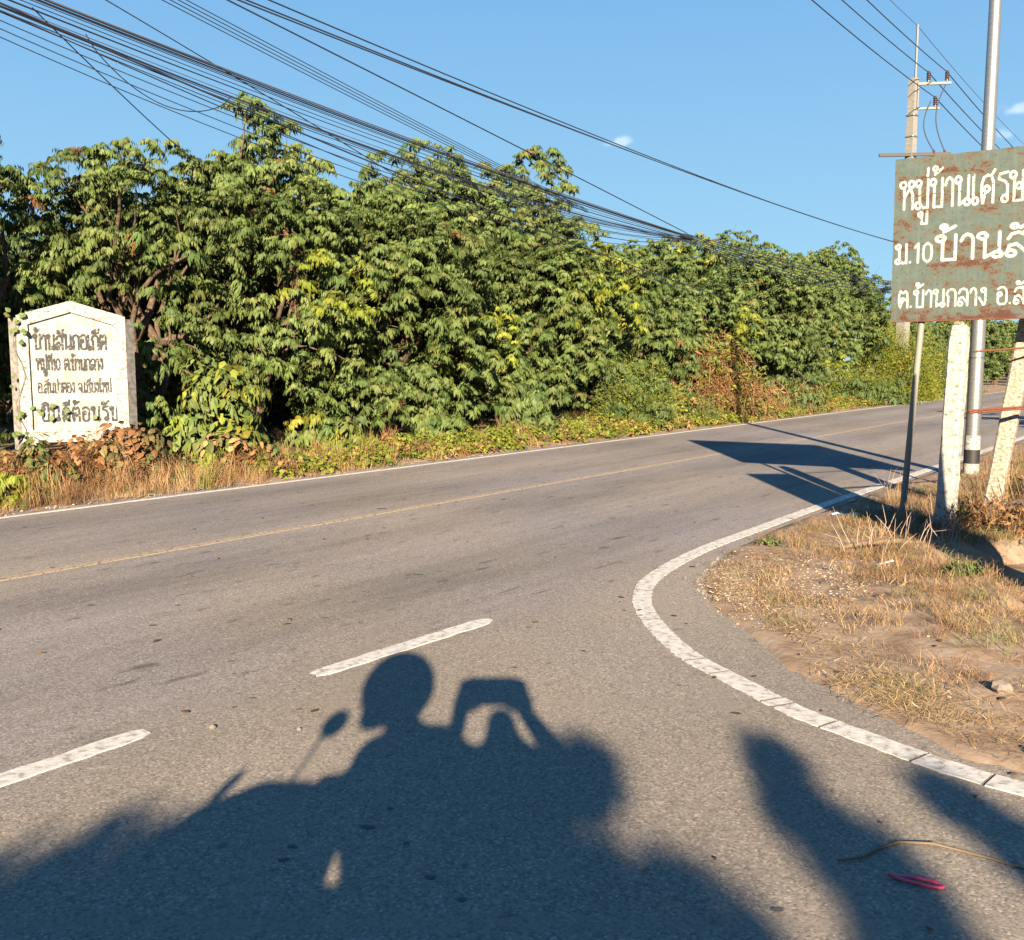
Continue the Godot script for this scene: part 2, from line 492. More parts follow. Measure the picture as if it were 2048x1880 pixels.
func setting() -> void:
	var rng := RandomNumberGenerator.new()
	rng.seed = 5
	var mb := MB.new()
	mb.quad(Vector3(-2500, -.06, 2500), Vector3(2500, -.06, 2500), Vector3(2500, -.06, -2500), Vector3(-2500, -.06, -2500))
	structure("ground", mb.mesh(M.far_soil))
	# asphalt: the main road and the side road in one sheet with a drop at its edges
	var poly := PackedVector2Array([Vector2(-140, -9.72), Vector2(400, -9.72), Vector2(400, -3.25)])
	for p in EDGE: poly.append(p)
	poly.append_array([Vector2(-6.2, 60), Vector2(-6.2, 0), Vector2(-7.2, -2.2), Vector2(-9.5, -3.2), Vector2(-140, -3.25)])
	mb = MB.new()
	var ix := Geometry2D.triangulate_polygon(poly)
	for i in range(0, ix.size(), 3):
		var k := [poly[ix[i]], poly[ix[i + 1]], poly[ix[i + 2]]]
		if (k[1] - k[0]).cross(k[2] - k[0]) < 0: k.reverse()
		var a := R(k[0].x, k[0].y)
		var b := R(k[1].x, k[1].y)
		var c := R(k[2].x, k[2].y)
		if (b - a).cross(c - a).y < 0:
			mb.tri(a, c, b)
		else:
			mb.tri(a, b, c)
	for p in mb.v:
		var sq := SQ(p)
		mb.t2.append(Vector2((sq.x + 8) / 48.0, (sq.y + 10) / 16.0))
	structure("road", mb.mesh(M.asphalt))
	structure("verge_right", height_sheet(ground_right, 3.4, 24, -3.6, 7, 300, 150, M.dirt))
	structure("verge_left", height_sheet(ground_far, -14, 62, -9.3, -30, 240, 70, M.dirt))
	structure("verge_distant", height_sheet(func(s, q): return .05 + nz.get_noise_2d(s * 20, q * 20) * .05, 24, 200, -3.34, 40, 80, 20, M.dirt))
	# painted lines
	var far := MB.new()
	var pts := PackedVector2Array()
	var s := -30.0
	while s < 150:
		pts.append(Vector2(s, -9.5)); s += .35 if s > 0 and s < 40 else 2.0
	ribbon(far, pts, .066, .004, .004, .012, rng)
	structure("edge_line", far.mesh(M.line_paint))
	var mid := MB.new()
	pts = PackedVector2Array()
	s = -30.0
	while s < 150:
		pts.append(Vector2(s, -6.79)); s += .5
	ribbon(mid, pts, .10, .004, .004, .006, rng)
	structure("centre_line", mid.mesh(M.yellow_line_paint))
	# the thick white line round the corner, with real cracks between its lengths
	var path := smooth_path([Vector2(150, -3.44), Vector2(60, -3.44), Vector2(20, -3.44), Vector2(11.5, -3.455), Vector2(9.7, -3.45), Vector2(8.3, -3.42), Vector2(7.2, -3.395), Vector2(6.35, -3.3), Vector2(5.77, -3.17), Vector2(5.37, -2.99), Vector2(5.05, -2.785), Vector2(4.7, -2.48), Vector2(4.41, -2.17), Vector2(4.18, -1.8), Vector2(3.97, -1.44), Vector2(3.86, -1.13), Vector2(3.755, -.82), Vector2(3.71, -.53), Vector2(3.69, .5), Vector2(3.69, 6), Vector2(3.7, 30)], .05)
	var line := Node3D.new()
	line.name = "corner_line"; add_child(line); line.set_meta("kind", "structure")
	var at := 0
	var cuts := [Vector2(4.37, -2.1), Vector2(4.24, -1.92), Vector2(4.03, -1.55), Vector2(3.985, -1.47), Vector2(3.9, -1.25), Vector2(3.765, -.86), Vector2(3.72, -.6), Vector2(4.9, -2.65), Vector2(5.5, -3.06), Vector2(8.9, -3.44)]
	while at < path.size() - 1:
		var run := PackedVector2Array()
		while at < path.size():
			run.append(path[at])
			at += 1
			var cut := false
			for c in cuts:
				if path[mini(at, path.size() - 1)].distance_to(c) < .026: cut = true
			if cut and run.size() > 2: break
		if run.size() < 2: break
		# shorten the end by a crack's width
		run[-1] = run[-1].move_toward(run[-2], .012)
		var mbl := MB.new()
		ribbon(mbl, run, .122, .005, .005, .0045, rng)
		part("line_piece", mbl, M.line_paint, line)
		at -= 1 if at < path.size() else 0
	for d in [[1.2, 2.17], [3.06, 4.37], [-1.0, .28], [-3.0, -1.9]]:
		var m := MB.new()
		var run := PackedVector2Array()
		var k := 0.0
		while k <= 1.0001:
			run.append(Vector2(lerpf(d[0], d[1], k), lerpf(-3.49, -3.435, k) if d[0] > 3 else -3.485)); k += .05
		ribbon(m, run, .105, .005, .005, .006, rng, .45)
		var o := structure("lane_dash" if d[0] == 1.2 else "lane_dash_00%d" % ([1.2, 3.06, -1.0, -3.0].find(d[0])), m.mesh(M.line_paint))


# ---------------------------------------------------------------- plants
var T := {}

func blade(mb: MB, b: Vector3, dir: Vector3, nrm: Vector3, l: float, w: float, fold := .18, at := .42) -> void:   # a lance-shaped leaf folded along its midrib
	var wv := dir.cross(nrm).normalized()
	var up := wv.cross(dir).normalized()
	var tip := b + dir * l - up * l * .12
	var mid := b + dir * l * at + up * l * .02
	var a := mid + wv * w * .5 - up * w * fold
	var c := mid - wv * w * .5 - up * w * fold
	mb.tri(b, a, tip); mb.tri(b, tip, c)

func broad(mb: MB, b: Vector3, dir: Vector3, nrm: Vector3, l: float, w: float) -> void:   # a rounder leaf of six faces
	var wv := dir.cross(nrm).normalized()
	var up := wv.cross(dir).normalized()
	var tip := b + dir * l - up * l * .15
	var m1 := b + dir * l * .3 + up * l * .03
	var m2 := b + dir * l * .68 + up * l * .0
	for sg in [1.0, -1.0]:
		var a: Vector3 = m1 + wv * w * .5 * sg - up * w * .08
		var c: Vector3 = m2 + wv * w * .36 * sg - up * w * .1
		if sg > 0: mb.tri(b, a, m2); mb.tri(a, c, m2); mb.tri(m2, c, tip)
		else: mb.tri(b, m2, a); mb.tri(a, m2, c); mb.tri(m2, tip, c)

func rnd_dir(rng: RandomNumberGenerator) -> Vector3:
	var z := rng.randf_range(-1, 1)
	var a := rng.randf() * TAU
	return Vector3(sqrt(1 - z * z) * cos(a), z, sqrt(1 - z * z) * sin(a))

func compound_tuft(seed_: int, n: int, rach: float, pairs: int, l: float, w: float, droop: float) -> ArrayMesh:
	var rng := RandomNumberGenerator.new()
	rng.seed = seed_
	var mb := MB.new()
	for i in n:
		var az := TAU * (i + rng.randf_range(-.3, .3)) / n
		var out := Vector3(cos(az), 0, sin(az))
		var e := rng.randf_range(-.1, .95)
		var rl := rach * rng.randf_range(.75, 1.2)
		var tone := rng.randf_range(.86, 1.12)
		for k in pairs + 1:
			var t := .3 + .7 * k / pairs
			var p := (out * cos(e) + UP * sin(e)) * rl * t - UP * droop * t * t * rl
			var tan := (out * cos(e) + UP * (sin(e) - 2 * droop * t)).normalized()
			var lat := tan.cross(UP).normalized()
			for sg in ([0.0] if k == pairs else [-1.0, 1.0]):
				var d: Vector3 = (tan * rng.randf_range(.25, .6) + lat * sg * rng.randf_range(.25, .6) - UP * rng.randf_range(.7, 1.5)).normalized()
				var nr: Vector3 = (UP * .7 + out * .7 + rnd_dir(rng) * .45).normalized()
				var v := tone * rng.randf_range(.86, 1.14)
				mb.col = Color(v * rng.randf_range(.92, 1.08), v, v * rng.randf_range(.8, 1.1))
				blade(mb, p, d, nr, l * rng.randf_range(.8, 1.2), w * rng.randf_range(.8, 1.15))
	return mb.mesh(M.leaf)

func broad_tuft(seed_: int, n: int, r: float, l: float, w: float) -> ArrayMesh:
	var rng := RandomNumberGenerator.new()
	rng.seed = seed_
	var mb := MB.new()
	for i in n:
		var o := rnd_dir(rng)
		o.y = absf(o.y) * .8
		var d := (Vector3(o.x, 0, o.z).normalized() * rng.randf_range(.4, 1) - UP * rng.randf_range(.1, .9)).normalized()
		var v := rng.randf_range(.7, 1.25)
		mb.col = Color(v * rng.randf_range(.9, 1.1), v, v)
		broad(mb, o * r * rng.randf_range(.4, 1), d, (UP + rnd_dir(rng) * .5 + o * .5).normalized(), l * rng.randf_range(.7, 1.2), w * rng.randf_range(.7, 1.2))
	return mb.mesh(M.leaf)

func fine_tuft(seed_: int, n: int, r: float, l: float, w: float, updown: float) -> ArrayMesh:
	var rng := RandomNumberGenerator.new()
	rng.seed = seed_
	var mb := MB.new()
	for i in n:
		var o := rnd_dir(rng) * r * pow(rng.randf(), .4)
		var d := (o.normalized() + rnd_dir(rng) * .8 + UP * updown).normalized()
		var v := rng.randf_range(.6, 1.3)
		mb.col = Color(v * rng.randf_range(.9, 1.15), v, v * .95)
		blade(mb, o, d, rnd_dir(rng), l * rng.randf_range(.7, 1.3), w * rng.randf_range(.7, 1.3))
	return mb.mesh(M.leaf)

func grass_tuft(seed_: int, n: int, r: float, h: float, w: float, lean: float) -> ArrayMesh:
	var rng := RandomNumberGenerator.new()
	rng.seed = seed_
	var mb := MB.new()
	for i in n:
		var az := rng.randf() * TAU
		var out := Vector3(cos(az), 0, sin(az))
		var b := Vector3(rng.randf_range(-1, 1), 0, rng.randf_range(-1, 1)) * r
		var hh := h * rng.randf_range(.4, 1.15)
		var le := lean * rng.randf_range(.2, 1.3)
		var wv := out.cross(UP).rotated(UP, rng.randf_range(-1, 1)) * w * .5
		var v := rng.randf_range(.65, 1.25)
		mb.col = Color(v * rng.randf_range(.95, 1.05), v, v * rng.randf_range(.85, 1.05))
		var p1 := b + UP * hh * .45 + out * hh * le * .2
		var p2 := b + UP * hh * .82 + out * hh * le * .6
		var p3 := b + UP * hh * (1.0 - le * .25) + out * hh * le * 1.1
		mb.quad(b - wv, b + wv, p1 + wv * .9, p1 - wv * .9); mb.quad(p1 - wv * .9, p1 + wv * .9, p2 + wv * .6, p2 - wv * .6); mb.tri(p2 - wv * .6, p2 + wv * .6, p3)
	return mb.mesh(M.dry_grass)

func straw_tuft(seed_: int, n: int, r: float, l: float) -> ArrayMesh:   # fallen straw, lying nearly flat
	var rng := RandomNumberGenerator.new()
	rng.seed = seed_
	var mb := MB.new()
	for i in n:
		var a := rng.randf() * TAU
		var d := Vector3(cos(a), rng.randf_range(-.05, .12), sin(a))
		var b := Vector3(rng.randf_range(-r, r), rng.randf_range(.003, .02), rng.randf_range(-r, r))
		var w := d.cross(UP).normalized() * rng.randf_range(.0008, .0019)
		var ll := l * rng.randf_range(.3, 1.2)
		var m := b + d * ll * .5 + Vector3(rng.randf_range(-.02, .02), rng.randf_range(0, .012), rng.randf_range(-.02, .02))
		var e := b + d * ll
		var v := rng.randf_range(.6, 1.3)
		mb.col = Color(v, v * .95, v * .85)
		mb.quad(b - w, b + w, m + w, m - w); mb.quad(m - w, m + w, e + w * .6, e - w * .6)
	return mb.mesh(M.dry_grass)

func strand_tuft(seed_: int, n: int, r: float, l: float, w: float) -> ArrayMesh:   # dead vines and leaves hanging down
	var rng := RandomNumberGenerator.new()
	rng.seed = seed_
	var mb := MB.new()
	for i in n:
		var a := rng.randf() * TAU
		var p := Vector3(cos(a), rng.randf_range(-.2, .3), sin(a)) * r * rng.randf()
		var d := Vector3(cos(a) * .5, .3, sin(a) * .5)
		var v := rng.randf_range(.55, 1.3)
		mb.col = Color(v, v * rng.randf_range(.85, 1.05), v * .9)
		var wv := rnd_dir(rng).cross(UP).normalized() * w * .5
		for k in 4:
			d = (d - UP * .45 + rnd_dir(rng) * .25).normalized()
			var e := p + d * l * .25 * rng.randf_range(.7, 1.2)
			mb.quad(p - wv, p + wv, e + wv, e - wv)
			if rng.randf() < .3: blade(mb, e, (d + rnd_dir(rng)).normalized(), rnd_dir(rng), l * .25, w * 3)
			p = e
	return mb.mesh(M.dry_grass)

func plant_meshes() -> void:
	T.longan = [compound_tuft(11, 10, .32, 4, .15, .05, .6), compound_tuft(12, 9, .35, 5, .145, .048, .8), compound_tuft(13, 12, .28, 4, .14, .05, .5)]
	T.broad = [broad_tuft(21, 16, .24, .13, .085), broad_tuft(22, 14, .28, .15, .1)]
	T.cover = [broad_tuft(25, 22, .17, .065, .05), broad_tuft(26, 26, .2, .055, .045)]
	T.fine = [fine_tuft(31, 60, .28, .1, .018, .35), fine_tuft(32, 60, .3, .085, .02, -.1)]
	T.grass = [grass_tuft(41, 22, .08, .26, .0042, .8), grass_tuft(42, 22, .1, .2, .004, 1.2), grass_tuft(43, 26, .07, .34, .0045, .6)]
	T.low = [grass_tuft(46, 44, .12, .085, .003, 1.5), grass_tuft(47, 40, .13, .06, .0028, 1.8)]
	T.straw = [straw_tuft(51, 34, .15, .17), straw_tuft(52, 30, .19, .12)]
	T.strand = [strand_tuft(56, 26, .3, .7, .008), strand_tuft(57, 22, .25, .5, .012)]

func lean_basis(rng: RandomNumberGenerator, up: Vector3, sc: float) -> Basis:
	var x := up.cross(rnd_dir(rng)).normalized()
	return Basis(x, up, x.cross(up)).scaled(Vector3.ONE * sc)

func pick(rng: RandomNumberGenerator, pal: Array, dev := .15) -> Color:
	var a: Color = pal[rng.randi() % pal.size()]
	var b: Color = pal[rng.randi() % pal.size()]
	var c := a.lerp(b, rng.randf())
	var v := rng.randf_range(1.0 - dev, 1.0 + dev)
	return Color(c.r * v, c.g * v, c.b * v)

func branch(mb: MB, rng: RandomNumberGenerator, a: Vector3, b: Vector3, r0: float, r1: float, wob: float, sides := 6) -> void:
	var pts := PackedVector3Array()
	var rad := []
	var bend := rnd_dir(rng) * wob
	var n := 5
	for i in n + 1:
		var t := float(i) / n
		var p := a.lerp(b, t) + bend * sin(t * PI) + UP * sin(t * PI) * a.distance_to(b) * .06 + (rnd_dir(rng) * wob * .25 if i > 0 and i < n else Vector3.ZERO)
		pts.append(p); rad.append(lerpf(r0, r1, t))
	mb.tube(pts, rad, sides)

var GREENS := [Color(.051, .077, .022), Color(.059, .085, .024), Color(.066, .089, .026), Color(.042, .069, .021), Color(.074, .09, .028)]
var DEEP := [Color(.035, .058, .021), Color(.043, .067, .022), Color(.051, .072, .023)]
var LIMES := [Color(.105, .13, .016), Color(.125, .135, .02), Color(.085, .108, .016)]

# one orchard tree: several stems and limbs, a crown of drooping leaf tufts set on lobes
func orchard_tree(label: String, s: float, q: float, H: float, r: float, seed_: int, opt := {}) -> Node3D:
	var rng := RandomNumberGenerator.new()
	rng.seed = seed_
	var base := R(s, q, ground_far(s, q) - .03)
	var t := thing("orchard_tree", label, "tree", base, opt.get("group", "orchard trees along the road"))
	var low: float = opt.get("low", .12)          # where the crown begins, share of H
	var cy := H * (low + 1.0) / 2.0
	var hr := H * (1.0 - low) / 2.0
	var nl: int = opt.get("lobes", int(5.2 * r * H / 3.0) + 8)
	var lr: float = opt.get("lobe_r", .98)
	var places := [[], [], []]
	var tints := [[], [], []]
	var stems := MB.new()
	var forks := []
	for i in 3 + rng.randi() % 2:
		var a := rng.randf() * TAU
		var f := Vector3(cos(a) * r * .22, H * rng.randf_range(.22, .36), sin(a) * r * .22)
		branch(stems, rng, Vector3(cos(a) * .1, 0, sin(a) * .1), f, .095, .06, .14, 8)
		forks.append(f)
	var pal: Array = opt.get("greens", GREENS)
	var skirt: int = 5 if low < .1 else 0
	for i in nl + skirt:
		var yy := 1.0 - 1.86 * (i + .5) / nl     # lobes spread over the crown, few on its underside
		var az := i * 2.39996 + rng.randf_range(-.4, .4)
		var rr := sqrt(maxf(0, 1 - yy * yy)) if yy > 0.0 else maxf(.5, 1.0 + yy * .12)     # crowns hang down to the ground like a skirt
		var dir := Vector3(cos(az) * rr, yy, sin(az) * rr)
		var k := rng.randf_range(.55, 1.0)
		var ll := lr * rng.randf_range(.62, 1.35)
		var c := Vector3(dir.x * maxf(r - ll * .7, .2), dir.y * maxf(hr - ll * (.75 if yy > 0.0 else .3), .2), dir.z * maxf(r - ll * .7, .2)) * k + UP * cy
		c += rnd_dir(rng) * .2
		if i >= nl:      # boughs that hang to the weeds
			az = rng.randf() * TAU
			ll = lr * rng.randf_range(.5, .75)
			dir = Vector3(cos(az), .1, sin(az))
			c = Vector3(cos(az) * r * rng.randf_range(.5, .85), rng.randf_range(.5, 1.0), sin(az) * r * rng.randf_range(.5, .85))
		c.y = maxf(c.y, ll * .5 + .15)
		var f: Vector3 = forks[i % forks.size()]
		branch(stems, rng, f, c - UP * ll * .2, rng.randf_range(.045, .07), .018, .25, 5)
		for tw in 2: branch(stems, rng, f.lerp(c, .6), c + rnd_dir(rng) * ll * .8, .022, .008, .12, 4)
		if rng.randf() < .18: branch(stems, rng, c, c + (dir + UP * .5 + rnd_dir(rng) * .5).normalized() * ll * 1.3, .01, .003, .1, 4)
		var shade := rng.randf_range(.82, 1.18)
		var lime: bool = rng.randf() < opt.get("lime", .05)
		for j in int(opt.get("dense", 116) * ll * ll) + 6:
			var d := rnd_dir(rng)
			if d.dot(dir) < -.4 or d.y < -.45: continue
			var up := (d * rng.randf_range(.15, .55) + UP * .9 + rnd_dir(rng) * .2).normalized()
			var v := rng.randi() % 3
			var fac := rng.randf_range(.84, 1.02) if rng.randf() < .76 else rng.randf_range(.35, .84)
			places[v].append(Transform3D(lean_basis(rng, up, rng.randf_range(.42, .68) * opt.get("leaf", 1.0)), c + d * ll * fac))
			var col := pick(rng, LIMES if lime and rng.randf() < .7 else pal, .2)
			if rng.randf() < .007: col = Color(.085, .048, .018)
			tints[v].append(Color(col.r * shade, col.g * shade, col.b * shade))
	for sp in opt.get("sprigs", []):      # single shoots above the crown: world position of the tip
		var p: Vector3 = sp - base
		branch(stems, rng, Vector3(p.x * .7, H * .72, p.z * .9), p, .03, .01, .1, 5)
		for j in 7:
			places[j % 3].append(Transform3D(lean_basis(rng, (UP + rnd_dir(rng) * .4).normalized(), rng.randf_range(.6, .85)), p + rnd_dir(rng) * .2))
			tints[j % 3].append(pick(rng, pal))
	part("trunk", stems, M.bark, t)
	var crown := Node3D.new()
	crown.name = "crown"; t.add_child(crown)
	for v in 3: many("leaves", T.longan[v], places[v], tints[v], crown)
	return t

func orchard() -> void:
	# s, q, height, radius, low, label
	var rows := [
		[3.0, -13.9, 5.35, 2.2, .36, "leafy orchard tree whose branches reach past the dark side of the white welcome sign", {}],
		[5.7, -13.9, 4.75, 1.9, .38, "thin-crowned orchard tree with sky showing under it, just behind the white welcome sign", {"lobes": 13, "lobe_r": .62}],
		[8.3, -13.2, 4.9, 1.75, .05, "orchard tree with a forked trunk between the welcome sign and the tallest shoot", {"lobe_r": .68}],
		[10.4, -13.2, 5.25, 2.2, .04, "orchard tree with one leafy shoot rising above its crown into the cables", {"sprigs": [Vector3(-3.98, 5.38, -15.3), Vector3(-3.62, 5.05, -15.4)], "lime": .06}],
		[12.9, -12.8, 4.7, 2.1, .06, "orchard tree with a withered brown vine hanging in front and lime green new leaves", {"lime": .05}],
		[15.3, -13.5, 5.6, 2.3, .04, "rounded orchard tree standing beside the tallest broad-crowned tree", {}],
		[17.7, -13.2, 6.0, 2.5, .02, "tallest broad-crowned orchard tree on the verge, with a rounded top", {}],
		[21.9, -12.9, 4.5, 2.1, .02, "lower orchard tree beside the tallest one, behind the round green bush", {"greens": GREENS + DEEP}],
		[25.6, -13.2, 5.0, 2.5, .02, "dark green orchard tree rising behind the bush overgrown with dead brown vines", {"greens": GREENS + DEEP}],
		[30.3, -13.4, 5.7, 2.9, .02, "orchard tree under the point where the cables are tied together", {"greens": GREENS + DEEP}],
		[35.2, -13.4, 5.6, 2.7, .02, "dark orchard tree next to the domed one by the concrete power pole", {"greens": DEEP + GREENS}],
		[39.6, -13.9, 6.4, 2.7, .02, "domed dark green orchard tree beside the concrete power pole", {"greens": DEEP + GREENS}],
	]
	var k := 0
	for a in rows:
		var o: Dictionary = a[6]
		o.low = a[4]
		orchard_tree(a[5], a[0], a[1], a[2], a[3], 100 + k, o)
		k += 1
	# rows further in, seen only through the gaps, and the trees far down the road: copies of one tree
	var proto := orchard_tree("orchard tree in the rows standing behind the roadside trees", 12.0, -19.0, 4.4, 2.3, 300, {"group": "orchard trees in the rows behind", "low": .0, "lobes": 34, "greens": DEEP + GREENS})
	for p in [[16.6, -19.4, 1.1], [21.5, -18.8, 1.05], [26.6, -19.2], [31.5, -19.4, 1.1], [37, -19, 1.1], [43, -18.5], [9.4, -16.9, .92], [14.2, -16.6, .9], [19.8, -16.6, .9], [24, -16.4, .92], [28.4, -16.5, .95], [33.2, -16.6, .95], [10.5, -22, .9], [17, -22, 1.0], [23.5, -22, 1.0], [29.5, -22, 1.0], [36, -22, 1.1], [46, -23, 1.1], [14.5, -24.5, 1.1], [20, -25, 1.2], [26, -25, 1.2], [33, -25, 1.2], [40, -25, 1.2], [17, -29, 1.2], [23, -29, 1.2], [29, -29, 1.2], [36, -30, 1.2], [45, -30, 1.3]]:
		var c := proto.duplicate()
		c.name = numbered("orchard_tree"); add_child(c)
		c.position = R(p[0], p[1], .0); c.rotation.y = k * 1.7; c.scale = Vector3.ONE * (p[2] if p.size() > 2 else 1.0)
		k += 1
	for p in [[47, -13, .9], [53, -12.6, .85], [60, -13, 1], [68, -12.8, .95], [77, -13, 1], [88, -13, 1.05], [100, -13, 1.0], [114, -13, 1.1], [130, -13, 1.1], [150, -13, 1.2]]:
		var c := proto.duplicate()
		c.name = numbered("orchard_tree"); add_child(c)
		tag(c, "small orchard tree far down the road past the power pole", "tree", "orchard trees far down the road")
		c.position = R(p[0], p[1], .0); c.rotation.y = k * 2.3; c.scale = Vector3.ONE * p[2]
		k += 1


# a bush: stems and a shell of tufts over a half ellipsoid
func bush(called: String, label: String, category: String, at: Vector3, rad: Vector3, kind: Array, n: int, pal: Array, seed_: int, sc := 1.0, extra := [], group := "") -> Node3D:
	var rng := RandomNumberGenerator.new()
	rng.seed = seed_
	var t := thing(called, label, category, at, group)
	for i in 5:
		var stems := MB.new()
		var d := rnd_dir(rng)
		branch(stems, rng, Vector3(d.x, 0, d.z) * .12, Vector3(d.x * rad.x, (absf(d.y) * .6 + .3) * rad.y, d.z * rad.z) * .75, .018, .006, .1, 4)
		part("stem", stems, M.dark_stem, t)
	var leaves := Node3D.new()
	leaves.name = "foliage"; t.add_child(leaves)
	var lists := {}
	for i in n:
		var d := rnd_dir(rng)
		d.y = absf(d.y) if rng.randf() < .8 else d.y * .3
		var lump := .72 + .38 * nz.get_noise_3d(d.x * 55 + seed_ * 17, d.y * 55, d.z * 55 + at.x * 9)
		var p := Vector3(d.x * rad.x, d.y * rad.y, d.z * rad.z) * lump * rng.randf_range(.75, 1.15)
		p.y = maxf(p.y, .05)
		var msh: ArrayMesh = kind[rng.randi() % kind.size()]
		var col := pick(rng, pal, .2)
		for ex in extra:     # [meshes, palette, chance, lowest d.y]
			if rng.randf() < ex[2] and d.y > ex[3]:
				msh = ex[0][rng.randi() % ex[0].size()]; col = pick(rng, ex[1], .2)
		if not lists.has(msh): lists[msh] = [[], []]
		lists[msh][0].append(Transform3D(lean_basis(rng, (d * .4 + UP * .8 + rnd_dir(rng) * .3).normalized(), sc * rng.randf_range(.7, 1.2)), p))
		lists[msh][1].append(col)
	for msh in lists: many("leaves", msh, lists[msh][0], lists[msh][1], leaves)
	return t

var STRAW := [Color(.235, .155, .08), Color(.19, .118, .062), Color(.27, .195, .11), Color(.155, .098, .052)]
var BROWN := [Color(.13, .062, .025), Color(.16, .085, .04), Color(.1, .055, .028), Color(.2, .12, .055)]
var FRESH := [Color(.085, .105, .014), Color(.11, .125, .016), Color(.06, .085, .012), Color(.14, .13, .02)]

func tar_spots() -> void:
	var rng := RandomNumberGenerator.new()
	rng.seed = 88
	mat("tar", lin(.06, .056, .053), .7, .3)
	var t := Node3D.new()
	t.name = "road_stains"; add_child(t); t.set_meta("kind", "structure")
	for a in [[-0.47, -3.01, 0.019], [-0.68, -2.88, 0.017], [-0.69, -2.8, 0.015], [-0.24, -2.7, 0.015], [-0.33, -2.9, 0.012], [-0.41, -3.14, 0.01], [-0.14, -2.58, 0.014], [-1.16, -4.22, 0.013], [-0.92, -4.08, 0.014], [-1.0, -4.34, 0.01], [-1.34, -4.56, 0.01], [-0.67, -6.76, 0.035], [-1.41, -4.76, 0.013], [-0.87, -5.48, 0.014], [0.14, -5.37, 0.01], [-2.05, -5.43, 0.021], [-2.6, -5.89, 0.021], [-1.33, -9.86, 0.042], [0.73, -2.53, 0.017], [-1.09, -5.59, 0.014], [-2.06, -5.89, 0.017], [-0.28, -6.02, 0.014]]:
		var mb := MB.new()
		var c := Vector3(a[0], .003, a[1])
		var ring := []
		var turn := rng.randf() * TAU
		for k in 10:
			var r: float = a[2] * rng.randf_range(.55, 1.15)
			ring.append(c + Vector3(cos(TAU * k / 10) * r * 1.35, 0, -sin(TAU * k / 10) * r * .8).rotated(UP, .3 * sin(turn)))
		for k in 10: mb.tri(c, ring[k], ring[(k + 1) % 10])
		part("tar_spot", mb, M.tar, t)

